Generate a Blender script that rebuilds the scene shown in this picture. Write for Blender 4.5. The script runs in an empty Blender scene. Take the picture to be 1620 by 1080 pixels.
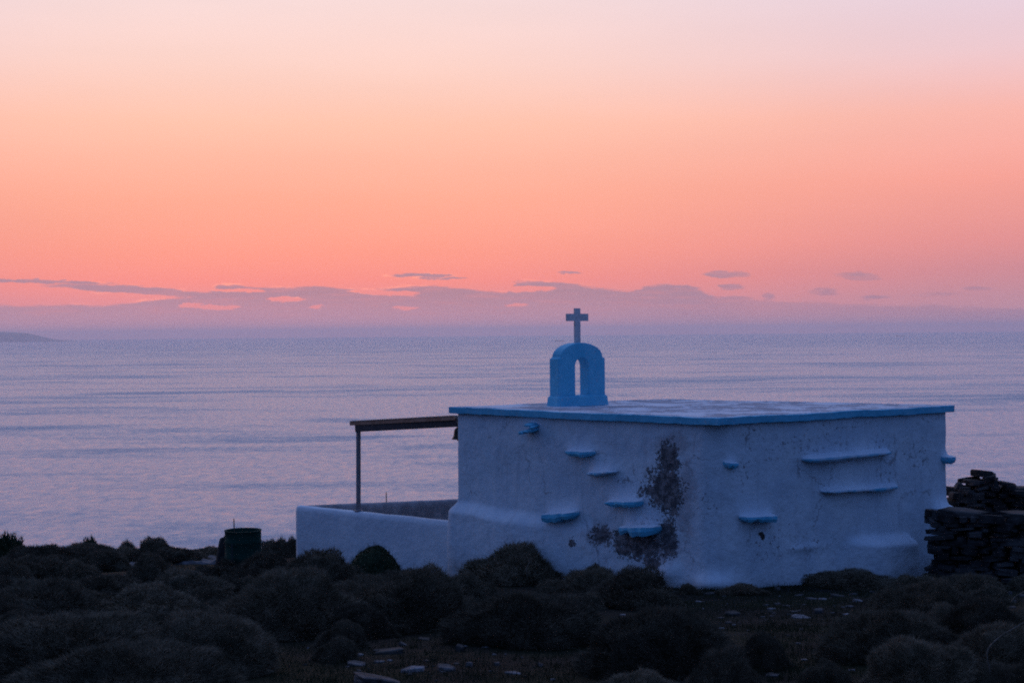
import bpy, bmesh, math, random
from math import radians as R, pi, sin, cos, atan2, sqrt, exp
from mathutils import Vector, Matrix, noise as mn

sc = bpy.context.scene
COL = sc.collection

# ------------------------------------------------------------------ camera
FPX = 2400.0                                   # focal length in photo pixels (1620 wide)
CAM = Vector((0.0, 0.0, 4.4))
PITCH, ROLL = -15.0 / FPX, 0.0086
_f = Vector((0, cos(PITCH), sin(PITCH))); _u0 = Vector((0, -sin(PITCH), cos(PITCH))); _r0 = Vector((1, 0, 0))
_r = _r0 * cos(ROLL) - _u0 * sin(ROLL); _u = _u0 * cos(ROLL) + _r0 * sin(ROLL)
cd = bpy.data.cameras.new('camera'); cam = bpy.data.objects.new('camera', cd); COL.objects.link(cam)
cam.matrix_world = Matrix(((_r.x, _u.x, -_f.x, CAM.x), (_r.y, _u.y, -_f.y, CAM.y), (_r.z, _u.z, -_f.z, CAM.z), (0, 0, 0, 1)))
cd.sensor_width = 36; cd.lens = FPX * 36 / 1620; cd.clip_start = 0.1; cd.clip_end = 200000
cd.dof.use_dof = True; cd.dof.focus_distance = 28; cd.dof.aperture_fstop = 4.5
sc.camera = cam
sc.view_settings.view_transform = 'Standard'; sc.view_settings.look = 'None'
sc.view_settings.exposure = 0; sc.view_settings.gamma = 1
sc.cycles.use_denoising = False      # the ripples and stems are finer than a denoiser keeps
sc.cycles.max_bounces = 6; sc.cycles.volume_bounces = 1; sc.cycles.filter_width = 1.9
sc.cycles.sample_clamp_indirect = 4

# ------------------------------------------------------------------ node helpers
def lin(c):
    f = lambda v: v / 12.92 if v <= 0.04045 else ((v + 0.055) / 1.055) ** 2.4
    return tuple(f(v / 255.0) for v in c) + (1.0,)

class NT:
    def __init__(s, tree):
        s.t = tree; s.n = tree.nodes; s.l = tree.links
    def new(s, typ, **kw):
        nd = s.n.new(typ)
        for k, v in kw.items(): setattr(nd, k, v)
        return nd
    def put(s, sock, v):
        if isinstance(v, bpy.types.NodeSocket): s.l.new(v, sock)
        elif v is not None: sock.default_value = v
    def m(s, op, a, b=None, c=None, clamp=False):
        nd = s.new('ShaderNodeMath', operation=op, use_clamp=clamp)
        s.put(nd.inputs[0], a); s.put(nd.inputs[1], b); s.put(nd.inputs[2], c)
        return nd.outputs[0]
    def vm(s, op, a, b=None, out=0):
        nd = s.new('ShaderNodeVectorMath', operation=op)
        s.put(nd.inputs[0], a)
        if b is not None: s.put(nd.inputs[1], b)
        return nd.outputs[out]
    def ss(s, v, lo, hi, to0=0.0, to1=1.0):
        nd = s.new('ShaderNodeMapRange', interpolation_type='SMOOTHSTEP')
        s.put(nd.inputs[0], v); s.put(nd.inputs[1], lo); s.put(nd.inputs[2], hi); s.put(nd.inputs[3], to0); s.put(nd.inputs[4], to1)
        return nd.outputs[0]
    def mixc(s, f, a, b, mode='MIX'):
        nd = s.new('ShaderNodeMix', data_type='RGBA', blend_type=mode)
        s.put(nd.inputs[0], f); s.put(nd.inputs[6], a); s.put(nd.inputs[7], b)
        return nd.outputs[2]
    def ramp(s, f, stops, interp='LINEAR'):
        nd = s.new('ShaderNodeValToRGB'); nd.color_ramp.interpolation = interp
        e = nd.color_ramp.elements
        while len(e) < len(stops): e.new(0.5)
        for i, (p, c) in enumerate(stops):
            e[i].position = p; e[i].color = c
        s.put(nd.inputs[0], f); return nd.outputs[0]
    def noise(s, vec, scale, detail=4, rough=0.55, dist=0.0, out=0, dim='3D'):
        nd = s.new('ShaderNodeTexNoise', noise_dimensions=dim)
        s.put(nd.inputs['Vector'], vec); s.put(nd.inputs['Scale'], scale); s.put(nd.inputs['Detail'], detail)
        s.put(nd.inputs['Roughness'], rough); s.put(nd.inputs['Distortion'], dist)
        return nd.outputs[out]
    def comb(s, x, y, z):
        nd = s.new('ShaderNodeCombineXYZ'); s.put(nd.inputs[0], x); s.put(nd.inputs[1], y); s.put(nd.inputs[2], z)
        return nd.outputs[0]
    def sep(s, v):
        nd = s.new('ShaderNodeSeparateXYZ'); s.put(nd.inputs[0], v); return nd.outputs

# ------------------------------------------------------------------ world: after-sunset sky
W = bpy.data.worlds.new('World'); sc.world = W; W.use_nodes = True
n = NT(W.node_tree); n.n.clear()
SUN_AZ = -8.0       # degrees right of +Y : where the sun went down
d = n.new('ShaderNodeTexCoord').outputs['Generated']
X, Y, Z = n.sep(d)
el = n.m('MULTIPLY', n.m('ARCSINE', Z), 180 / pi)
az = n.m('MULTIPLY', n.m('ARCTAN2', X, Y), 180 / pi)
# angular distance in azimuth from the sunset
ux = cos(R(90 - SUN_AZ)); uy = sin(R(90 - SUN_AZ))
hl = n.m('SQRT', n.m('ADD', n.m('ADD', n.m('MULTIPLY', X, X), n.m('MULTIPLY', Y, Y)), 1e-6))
cosd = n.m('DIVIDE', n.m('ADD', n.m('MULTIPLY', X, ux), n.m('MULTIPLY', Y, uy)), hl)
daz = n.m('MULTIPLY', n.m('ARCCOSINE', n.m('MINIMUM', n.m('MAXIMUM', cosd, -1.0), 1.0)), 180 / pi)
t = n.m('SQRT', n.m('DIVIDE', n.m('MAXIMUM', el, 0.0), 90.0))
def S(e): return sqrt(e / 90.0)
glow = n.ramp(t, [(0, lin((235, 162, 165))), (S(.4), lin((222, 154, 162))), (S(1.2), lin((238, 145, 148))), (S(2.0), lin((252, 144, 136))),
    (S(3.0), lin((255, 153, 136))), (S(5.0), lin((255, 169, 145))), (S(6.6), lin((255, 183, 159))), (S(7.8), lin((255, 194, 170))),
    (S(10), lin((252, 210, 198))), (S(12.6), lin((247, 219, 217))), (S(16), lin((240, 224, 240))), (S(22), lin((224, 220, 248))), (S(34), lin((198, 210, 250))), (S(52), lin((142, 168, 224))), (S(90), lin((92, 122, 184)))])
side = n.ramp(t, [(0, lin((220, 158, 170))), (S(.4), lin((202, 150, 166))), (S(1.2), lin((196, 142, 158))), (S(2.2), lin((205, 136, 148))),
    (S(3.2), lin((226, 142, 146))), (S(5.4), lin((247, 158, 148))), (S(7.8), lin((248, 178, 168))),
    (S(10), lin((236, 199, 206))), (S(12.6), lin((226, 207, 223))), (S(16), lin((224, 214, 236))), (S(22), lin((210, 210, 244))), (S(34), lin((184, 200, 246))), (S(52), lin((134, 160, 218))), (S(90), lin((92, 122, 184)))])
rear = n.ramp(t, [(0, lin((58, 80, 122))), (S(4), lin((64, 91, 138))), (S(12), lin((69, 99, 154))), (S(30), lin((72, 104, 166))), (S(90), lin((92, 122, 184)))])
sky = n.mixc(n.ss(daz, 3.0, 30.0), glow, side)
sky = n.mixc(n.ss(daz, 32.0, 82.0), sky, rear)
# cloud bank low over the horizon and small clouds above it, laid out by compass bearing and elevation
def AE(px, py):
    return ((px - 810) / 41.9, (525 + (810 - px) * .0086 - py) / 41.9)
ae = n.comb(az, el, 0.0)
nv = n.noise(n.vm('MULTIPLY', ae, (1.2, 6.5, 1)), 1.0, 8, 0.68, out=1)
wob = n.vm('MULTIPLY', n.vm('SUBTRACT', nv, (0.5, 0.5, 0.5)), (1.3, 0.34, 0.0))
aed = n.vm('ADD', ae, wob)
azw, elw, _ = n.sep(aed)
fc = n.new('ShaderNodeFloatCurve')
bank = [(-200, 474), (60, 484), (200, 482), (262, 473), (335, 465), (352, 450), (420, 454), (510, 452), (560, 457), (590, 458), (625, 454), (685, 450), (745, 456), (805, 462),
        (815, 443), (850, 443), (892, 446), (940, 453), (1004, 461), (1018, 450), (1060, 448), (1092, 450), (1112, 458), (1130, 468), (1210, 474), (1400, 484), (1800, 492)]
pts = [AE(*p) for p in bank]
A0, A1 = -25.0, 25.0; E1 = 3.0
cm = fc.mapping.curves[0]
P = [((a - A0) / (A1 - A0), e / E1) for a, e in pts]
while len(cm.points) < len(P): cm.points.new(0.5, 0.5)
for q, (a, b) in zip(cm.points, P):
    q.location = (a, b); q.handle_type = 'VECTOR'
fc.mapping.update()
n.put(fc.inputs['Value'], n.m('DIVIDE', n.m('SUBTRACT', azw, A0), A1 - A0, clamp=True))
top = n.m('MULTIPLY', fc.outputs[0], E1)
dist = n.m('DIVIDE', n.m('SUBTRACT', top, elw), 0.22)          # >0 inside the bank
bankfade = n.ss(az, 6.8, 9.5, 1.0, 0.6)
def blob(cx, cy, w, h, k=0.0, hard=1.0):
    a, e = AE(cx, cy); w2 = w / 2 / 41.9; h2 = h / 2 / 41.9
    p = n.m('DIVIDE', n.m('SUBTRACT', azw, a), w2)
    q = n.m('DIVIDE', n.m('SUBTRACT', n.m('SUBTRACT', elw, e), n.m('MULTIPLY', n.m('SUBTRACT', azw, a), k)), h2)
    r = n.m('SQRT', n.m('ADD', n.m('MULTIPLY', p, p), n.m('MULTIPLY', q, q)))
    return n.m('MULTIPLY', n.m('SUBTRACT', 1.0, r), hard)
def maxall(L):
    o = L[0]
    for x in L[1:]: o = n.m('MAXIMUM', o, x)
    return o
lens = maxall([blob(1147, 435, 74, 13, -.02), blob(1155, 454, 46, 10), blob(1350, 439, 66, 15, -.08), blob(1298, 463, 52, 14), blob(1372, 472, 46, 8),
    blob(1212, 470, 22, 16), blob(1525, 459, 60, 6, hard=.5), blob(902, 432, 36, 5), blob(215, 460, 270, 13, -.055), blob(90, 449, 230, 6, -.03), blob(300, 467, 160, 7, -.02),
    blob(668, 436, 110, 7, -.03), blob(700, 441, 90, 4), blob(1470, 468, 90, 8, hard=.3), blob(1160, 474, 70, 14), blob(1420, 488, 240, 12, hard=.4)])
holes = maxall([blob(455, 474, 52, 7), blob(380, 460, 76, 6, -.03), blob(608, 463, 96, 9, -.04), blob(505, 485, 20, 5), blob(835, 457, 78, 9, .0), blob(350, 487, 60, 8),
    blob(310, 484, 30, 7), blob(645, 487, 30, 4, hard=.5), blob(820, 483, 26, 4, hard=.4)])
cm_ = n.m('MAXIMUM', n.m('MINIMUM', dist, n.m('MULTIPLY', holes, -2.2)), n.m('MULTIPLY', lens, 1.5))
mask = n.m('MULTIPLY', n.ss(cm_, -.05, 0.5), bankfade)
mask = n.m('MAXIMUM', mask, n.m('MULTIPLY', n.ss(lens, -.1, .8), 0.85))
body = n.mixc(n.ss(el, 0.2, 1.8), lin((192, 147, 167)), lin((164, 132, 154)))
body = n.mixc(n.ss(daz, 8, 26), body, lin((158, 128, 155)))
cn = n.noise(n.vm('MULTIPLY', ae, (0.5, 5.0, 1)), 1.0, 6, 0.6)
body = n.mixc(n.m('MULTIPLY', n.ss(cn, .45, .72), n.ss(el, .3, 1.2, 0.1, .55)), body, lin((206, 140, 152)))
edge = n.m('MULTIPLY', n.m('MULTIPLY', n.ss(cm_, -0.35, 0.0), n.ss(cm_, 0.30, 0.05)), n.ss(daz, 14.0, 2.0))
edge = n.m('MULTIPLY', n.m('MULTIPLY', edge, n.ss(el, 0.9, 1.4)), n.ss(n.noise(n.vm('MULTIPLY', ae, (0.8, 3.0, 1)), 1.0, 4, 0.6), .46, .66))
front = n.ss(daz, 32.0, 26.0)
sky = n.mixc(n.m('MULTIPLY', n.m('MULTIPLY', mask, 0.92), front), sky, body)
sky = n.mixc(n.m('MULTIPLY', n.m('MULTIPLY', edge, 0.75), front), sky, (1.3, .44, .32, 1))
# faint brightness variation of the clear air
va = n.noise(n.vm('MULTIPLY', ae, (0.06, 0.35, 1)), 1.0, 3, 0.5)
sky = n.mixc(1.0, sky, n.ramp(va, [(0.3, (.975, .975, .975, 1)), (0.7, (1.025, 1.02, 1.02, 1))]), 'MULTIPLY')
bg = n.new('ShaderNodeBackground'); n.put(bg.inputs[0], sky); bg.inputs[1].default_value = 1.0
ns = n.new('ShaderNodeTexSky', sky_type='NISHITA'); ns.sun_disc = False
ns.sun_elevation = R(-1.5); ns.sun_rotation = R(SUN_AZ); ns.altitude = 150
bg2 = n.new('ShaderNodeBackground'); n.put(bg2.inputs[0], ns.outputs[0]); bg2.inputs[1].default_value = 0.05
ad = n.new('ShaderNodeAddShader'); n.l.new(bg.outputs[0], ad.inputs[0]); n.l.new(bg2.outputs[0], ad.inputs[1])
wo = n.new('ShaderNodeOutputWorld'); n.l.new(ad.outputs[0], wo.inputs[0])
W.cycles.sampling_method = 'MANUAL'; W.cycles.sample_map_resolution = 1024

# ------------------------------------------------------------------ geometry helpers
def ray(px, py): return _f + _r * ((px - 810) / FPX) + _u * ((540 - py) / FPX)
def at(px, py, dd): return CAM + ray(px, py) * dd
def onz(px, py, z):
    v = ray(px, py); return CAM + v * ((z - CAM.z) / v.z)
def sst(x, a, b):
    q = max(0.0, min(1.0, (x - a) / (b - a))); return q * q * (3 - 2 * q)
def fbm(x, y, z=0.0, o=3): return mn.fractal(Vector((x, y, z)), 1.0, 2.0, o, noise_basis='PERLIN_ORIGINAL')

def ground(x, y):
    """height of the hillside, local metres"""
    if y < -5: h = 2.8 + .11 * 5 - (y + 5) * .06
    elif y < 41: h = 2.8 - .11 * y
    else:
        q = y - 41
        h = 2.8 - .11 * 41 - .11 * q - .26 * (q - 6 * (1 - exp(-q / 6)))
    fl = sst(y, 12, 30)
    h += .10 * mn.noise(Vector((x * .23 + 3, y * .23, 1.7))) * 1.0 + .035 * mn.noise(Vector((x * .9, y * .9, 5.1)))
    h += .3 * sst(x, 9.3, 14) * sst(y, 40, 20)                       # bank rising to the right
    far = sst(abs(x), 14, 120) + sst(abs(y - 20), 60, 300)
    h += far * 3.0 * mn.noise(Vector((x * .012, y * .012, 9.0)))
    if abs(x) > 300: h -= (abs(x) - 300) * .22
    return max(h, -153.0)

def onground(px, py):
    v = ray(px, py); s = 5.0
    while s < 46:
        p = CAM + v * s
        if p.z <= ground(p.x, p.y): break
        s += .05
    p = CAM + v * s; p.z = ground(p.x, p.y); return p

def tag(o, label=None, cat=None, group=None, kind=None):
    if label: o['label'] = label
    if cat: o['category'] = cat
    if group: o['group'] = group
    if kind: o['kind'] = kind
    return o
def mesh_obj(name, me, mats, parent=None):
    for m_ in (mats if isinstance(mats, (list, tuple)) else [mats]): me.materials.append(m_)
    o = bpy.data.objects.new(name, me); COL.objects.link(o)
    if parent: o.parent = parent
    return o
def link(name, bm, mats, parent=None, origin=None, smooth=False):
    """bm holds world coordinates; the object's origin is moved to origin"""
    if origin is not None: bmesh.ops.translate(bm, verts=bm.verts, vec=-Vector(origin))
    if smooth:
        for f in bm.faces: f.smooth = True
    me = bpy.data.meshes.new(name); bm.to_mesh(me); bm.free()
    o = mesh_obj(name, me, mats, parent)
    if parent is None and origin is not None: o.location = origin
    return o
def empty(name, loc):
    o = bpy.data.objects.new(name, None); COL.objects.link(o); o.location = loc
    o.empty_display_size = .2
    return o

def hexa(bm, c8):
    vs = [bm.verts.new(c) for c in c8]
    for q in ((0, 3, 2, 1), (4, 5, 6, 7), (0, 1, 5, 4), (1, 2, 6, 5), (2, 3, 7, 6), (3, 0, 4, 7)):
        bm.faces.new([vs[i] for i in q])
    return vs
def bar(bm, a, b, w, h, up=Vector((0, 0, 1)), bev=0.0):
    """box from a to b, w across, h up, centred"""
    a, b = Vector(a), Vector(b); t_ = (b - a).normalized(); s_ = t_.cross(up).normalized(); u_ = s_.cross(t_)
    c = []
    for zz in (-h / 2, h / 2):
        for p, sg in ((a, -1), (a, 1), (b, 1), (b, -1)):
            c.append(p + s_ * sg * w / 2 + u_ * zz)
    vs = hexa(bm, c)
    if bev > 0:
        es = list({e for v in vs for e in v.link_edges})
        bmesh.ops.bevel(bm, geom=es, offset=bev, segments=2, affect='EDGES', profile=.6)
def tube(bm, pts, rads, seg=8):
    rings = []
    for i, (p, r_) in enumerate(zip(pts, rads)):
        p = Vector(p)
        tn = (Vector(pts[min(i + 1, len(pts) - 1)]) - Vector(pts[max(i - 1, 0)])).normalized()
        a = tn.orthogonal().normalized(); b = tn.cross(a)
        rings.append([bm.verts.new(p + (a * cos(2 * pi * k / seg) + b * sin(2 * pi * k / seg)) * r_) for k in range(seg)])
    for r0, r1 in zip(rings, rings[1:]):
        for k in range(seg): bm.faces.new((r0[k], r0[(k + 1) % seg], r1[(k + 1) % seg], r1[k]))
    bm.faces.new(rings[0][::-1]); bm.faces.new(rings[-1])
def lathe(bm, c, prof, seg=24, jitter=0.0, rng=None):
    rings = []
    for r_, z_ in prof:
        rings.append([bm.verts.new(Vector(c) + Vector((cos(2 * pi * k / seg) * r_, sin(2 * pi * k / seg) * r_, z_))) for k in range(seg)])
    for r0, r1 in zip(rings, rings[1:]):
        for k in range(seg): bm.faces.new((r0[k], r0[(k + 1) % seg], r1[(k + 1) % seg], r1[k]))
    bm.faces.new(rings[0][::-1]); bm.faces.new(rings[-1])

# ------------------------------------------------------------------ materials
def mat(name, build, bump=None):
    m_ = bpy.data.materials.new(name); m_.use_nodes = True
    k = NT(m_.node_tree); k.n.clear()
    b = k.new('ShaderNodeBsdfPrincipled'); o = k.new('ShaderNodeOutputMaterial'); k.l.new(b.outputs[0], o.inputs[0])
    build(k, b); return m_
def bumpn(k, b, h, strength=.5, dist_=.02):
    nd = k.new('ShaderNodeBump'); k.put(nd.inputs['Height'], h); nd.inputs['Strength'].default_value = strength
    nd.inputs['Distance'].default_value = dist_; k.l.new(nd.outputs[0], b.inputs['Normal'])
def obc(k): return k.new('ShaderNodeTexCoord').outputs['Object']

def simple(c1, c2, scale=8, rough=.85, bs=.4, bd=.01, detail=5, rnd=0.0, spec=.3, metal=0):
    def f(k, b):
        v = obc(k); nz = k.noise(v, scale, detail, .6)
        c = k.mixc(k.ss(nz, .35, .65), c1 + (1,), c2 + (1,))
        if rnd:
            rr = k.new('ShaderNodeObjectInfo').outputs['Random']
            c = k.mixc(1.0, c, k.ramp(rr, [(0, (1 - rnd, 1 - rnd, 1 - rnd, 1)), (1, (1 + rnd, 1 + rnd * .9, 1 + rnd * .8, 1))]), 'MULTIPLY')
        k.put(b.inputs['Base Color'], c); b.inputs['Roughness'].default_value = rough
        b.inputs['Specular IOR Level'].default_value = spec; b.inputs['Metallic'].default_value = metal
        bumpn(k, b, k.noise(v, scale * 2.5, 6, .65), bs, bd)
    return f

M = {}
M['bush'] = mat('bush_foliage', simple((.082, .072, .050), (.175, .145, .105), 3.0, .9, 0.0, .01, rnd=.35, spec=.1))
M['bush_core'] = M['bush']
M['leafy'] = mat('leafy_foliage', simple((.012, .028, .012), (.03, .045, .02), 3.0, .7, 0.0, .01, spec=.2))
M['twig'] = mat('twig', simple((.08, .066, .05), (.14, .12, .10), 20, .9, .3, .004))
M['stone'] = mat('loose_stone', simple((.04, .038, .038), (.14, .135, .145), 9, .9, .9, .02, rnd=.35))
M['pale'] = mat('pale_stone', simple((.09, .09, .10), (.29, .285, .31), 9, .9, .9, .02, rnd=.1))
M['darkstone'] = mat('wall_stone', simple((.014, .014, .015), (.085, .08, .08), 1.6, .9, .8, .02, rnd=.2))
M['boulder'] = mat('boulder_rock', simple((.022, .022, .022), (.045, .043, .04), 3, .95, .7, .02))
M['wood'] = mat('brown_board', simple((.38, .19, .12), (.52, .28, .19), 6, .8, .3, .004))
M['steel'] = mat('painted_steel', simple((.03, .032, .04), (.05, .052, .06), 8, .6, .2, .002, spec=.5))
M['post'] = mat('grey_post', simple((.16, .17, .20), (.22, .23, .27), 8, .6, .2, .002, spec=.5))
M['sheet'] = mat('canopy_sheet', simple((.30, .31, .33), (.42, .43, .45), 4, .6, .2, .003))
M['bronze'] = mat('bell_bronze', simple((.03, .028, .022), (.06, .05, .035), 10, .5, .2, .002, spec=.5, metal=.6))
M['iron'] = mat('rusty_iron', simple((.05, .035, .03), (.09, .06, .045), 20, .9, .2, .002))
M['marble'] = mat('marble_cross', simple((.58, .54, .56), (.76, .71, .72), 14, .6, .2, .002))
M['hull'] = mat('ship_paint', simple((.05, .05, .06), (.09, .08, .09), .02, .7, .0, .01))
def f_tank(k, b):
    v = obc(k); x, y, z = k.sep(v)
    nz = k.noise(v, 5, 5, .6)
    c = k.mixc(k.ss(nz, .45, .7), (.007, .045, .034, 1), (.016, .060, .045, 1))
    c = k.mixc(k.ss(k.noise(v, 14, 4, .7), .62, .7), c, (.07, .035, .02, 1))
    k.put(b.inputs['Base Color'], c); b.inputs['Roughness'].default_value = .8; b.inputs['Specular IOR Level'].default_value = .15
    bumpn(k, b, nz, .2, .01)
M['tank'] = mat('green_drum_paint', f_tank)

def f_blue(k, b):
    v = obc(k); nz = k.noise(v, 4, 6, .65)
    c = k.mixc(k.ss(nz, .3, .7), (.09, .47, .70, 1), (.15, .56, .78, 1))
    c = k.mixc(k.m('MULTIPLY', k.ss(k.noise(v, 1.9, 6, .7), .45, .7), .35), c, (.24, .56, .74, 1))
    ch = k.m('MULTIPLY', k.ss(k.noise(v, 22, 5, .75), .56, .62), k.ss(k.noise(v, 1.7, 3), .44, .56))
    c = k.mixc(ch, c, (.40, .48, .60, 1))
    k.put(b.inputs['Base Color'], c); b.inputs['Roughness'].default_value = .75
    b.inputs['Specular IOR Level'].default_value = .25
    bumpn(k, b, k.m('ADD', k.noise(v, 30, 5, .6), k.m('MULTIPLY', k.noise(v, 7, 4, .6), 2.0)), .7, .012)
M['blue'] = mat('blue_limewash', f_blue)
M['washed'] = mat('blue_under_whitewash', simple((.12, .48, .70), (.62, .68, .76), 3.5, .9, .8, .012, 7))

def f_white(k, b, patches=None):
    v = obc(k)
    n1 = k.noise(v, 1.3, 5, .6); n2 = k.noise(v, 9, 6, .7)
    c = k.mixc(k.ss(n1, .3, .7), (.58, .68, .78, 1), (.72, .80, .87, 1))
    c = k.mixc(k.m('MULTIPLY', k.ss(n2, .56, .72), .35), c, (.40, .46, .56, 1))
    hgt = k.noise(v, 22, 6, .62)
    hh = k.m('ADD', k.m('MULTIPLY', hgt, .5), k.m('MULTIPLY', k.noise(v, 6, 4, .55), 1.2))
    if patches:
        uv = k.new('ShaderNodeUVMap').outputs[0]
        drip = k.noise(k.vm('MULTIPLY', uv, (7, .8, 1)), 1.0, 5, .6)
        c = k.mixc(k.m('MULTIPLY', k.ss(drip, .5, .72), .35), c, (.40, .43, .49, 1))
        U0, V0, _0 = k.sep(uv)
        dirt = k.m('MULTIPLY', k.ss(k.m('ADD', V0, k.m('MULTIPLY', k.noise(uv, 2.5, 5, .6), .9)), .55, .1), .5)
        c = k.mixc(dirt, c, (.30, .31, .32, 1))
        vo = k.new('ShaderNodeTexVoronoi', feature='DISTANCE_TO_EDGE'); k.put(vo.inputs['Vector'], k.vm('ADD', uv, k.vm('MULTIPLY', k.noise(uv, 3, 5, .7, out=1), (.5, .5, 0)))); vo.inputs['Scale'].default_value = 1.1
        crk = k.m('MULTIPLY', k.ss(vo.outputs[0], .012, .004), k.ss(k.noise(uv, .9, 3, .5), .50, .58))
        c = k.mixc(k.m('MULTIPLY', crk, .6), c, (.18, .17, .19, 1))
        wv = k.noise(uv, 3.2, 5, .65, out=1)
        uvd = k.vm('ADD', uv, k.vm('MULTIPLY', k.vm('SUBTRACT', wv, (.5, .5, .5)), (.34, .34, 0)))
        U, V, _ = k.sep(uvd)
        def fld(lst):
            o = None
            for (u0, v0, a, h, s_) in lst:
                p = k.m('DIVIDE', k.m('SUBTRACT', U, u0), a); q = k.m('DIVIDE', k.m('SUBTRACT', V, v0), h)
                r_ = k.m('SUBTRACT', s_, k.m('SQRT', k.m('ADD', k.m('MULTIPLY', p, p), k.m('MULTIPLY', q, q))))
                o = r_ if o is None else k.m('MAXIMUM', o, r_)
            return o
        big, stain, spots = patches
        fb = fld(big)
        nf = k.noise(uv, 19, 8, .78); nm = k.noise(uv, 5, 4, .6)
        fb2 = k.m('ADD', fb, k.m('ADD', k.m('MULTIPLY', k.m('SUBTRACT', nf, .5), 3.6), k.m('MULTIPLY', k.m('SUBTRACT', nm, .5), 1.5)))
        lost = k.ss(fb2, .34, .42)
        fs = k.m('MULTIPLY', k.ss(k.m('ADD', fld(stain), k.m('MULTIPLY', k.m('SUBTRACT', nm, .5), 1.5)), .0, .9), .6)
        c = k.mixc(fs, c, (.38, .36, .39, 1))
        inner = k.mixc(k.ss(k.noise(uv, 7, 5, .7), .42, .62), (.09, .09, .10, 1), (.27, .25, .26, 1))
        c = k.mixc(lost, c, inner)
        fp = fld(spots)
        sp = k.m('MULTIPLY', k.ss(k.noise(uv, 11, 8, .78), .55, .59), k.ss(k.m('ADD', fp, k.m('MULTIPLY', k.m('SUBTRACT', nm, .5), 2.0)), .1, .7))
        c = k.mixc(k.m('MULTIPLY', sp, .85), c, (.17, .16, .18, 1))
        # stray pinholes and hairline cracks over the whole wash
        ph = k.m('MULTIPLY', k.ss(k.noise(uv, 22, 4, .6), .68, .70), k.ss(n1, .35, .6))
        c = k.mixc(k.m('MULTIPLY', ph, .6), c, (.2, .19, .2, 1))
        hh = k.m('ADD', k.m('SUBTRACT', hh, k.m('MULTIPLY', lost, 1.6)), k.m('MULTIPLY', k.m('MULTIPLY', lost, k.noise(uv, 12, 5, .7)), 1.8))
    k.put(b.inputs['Base Color'], c); b.inputs['Roughness'].default_value = .9
    b.inputs['Specular IOR Level'].default_value = .15
    bumpn(k, b, hh, .8, .024)
M['white'] = mat('whitewash', f_white)

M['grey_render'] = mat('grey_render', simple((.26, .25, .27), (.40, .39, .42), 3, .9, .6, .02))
def f_roof(k, b):
    v = obc(k)
    n1 = k.noise(v, 1.2, 5, .6); n2 = k.noise(v, 7, 7, .75); n3 = k.noise(v, 24, 4, .7)
    c = k.mixc(k.ss(n1, .35, .65), (.58, .62, .72, 1), (.74, .77, .83, 1))
    worn = k.ss(k.m('ADD', k.m('ADD', n2, k.m('MULTIPLY', k.m('SUBTRACT', n1, .5), -1.1)), k.m('MULTIPLY', k.m('SUBTRACT', n3, .5), .5)), .50, .58)
    c = k.mixc(k.m('MULTIPLY', worn, .6), c, (.17, .16, .19, 1))
    k.put(b.inputs['Base Color'], c); b.inputs['Roughness'].default_value = .9
    b.inputs['Specular IOR Level'].default_value = .2
    bumpn(k, b, k.m('SUBTRACT', n3, worn), .7, .012)
M['roof'] = mat('worn_roof_wash', f_roof)

def f_ground(k, b):
    v = obc(k)
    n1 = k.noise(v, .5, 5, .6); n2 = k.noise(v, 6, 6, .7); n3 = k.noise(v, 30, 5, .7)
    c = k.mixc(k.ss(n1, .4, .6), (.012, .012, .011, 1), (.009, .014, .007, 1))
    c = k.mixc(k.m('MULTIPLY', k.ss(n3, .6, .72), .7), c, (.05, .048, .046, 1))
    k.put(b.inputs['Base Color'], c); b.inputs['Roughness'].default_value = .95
    b.inputs['Specular IOR Level'].default_value = .1
    bumpn(k, b, k.m('ADD', n2, k.m('MULTIPLY', n3, .4)), .9, .05)
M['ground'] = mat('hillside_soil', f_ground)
M['grass'] = mat('grass_blades', simple((.012, .022, .009), (.030, .036, .018), 1.5, .85, 0, .01, spec=.1))
M['outcrop'] = mat('outcrop_rock', simple((.06, .058, .06), (.15, .145, .155), 2.0, .9, .9, .03))

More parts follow.
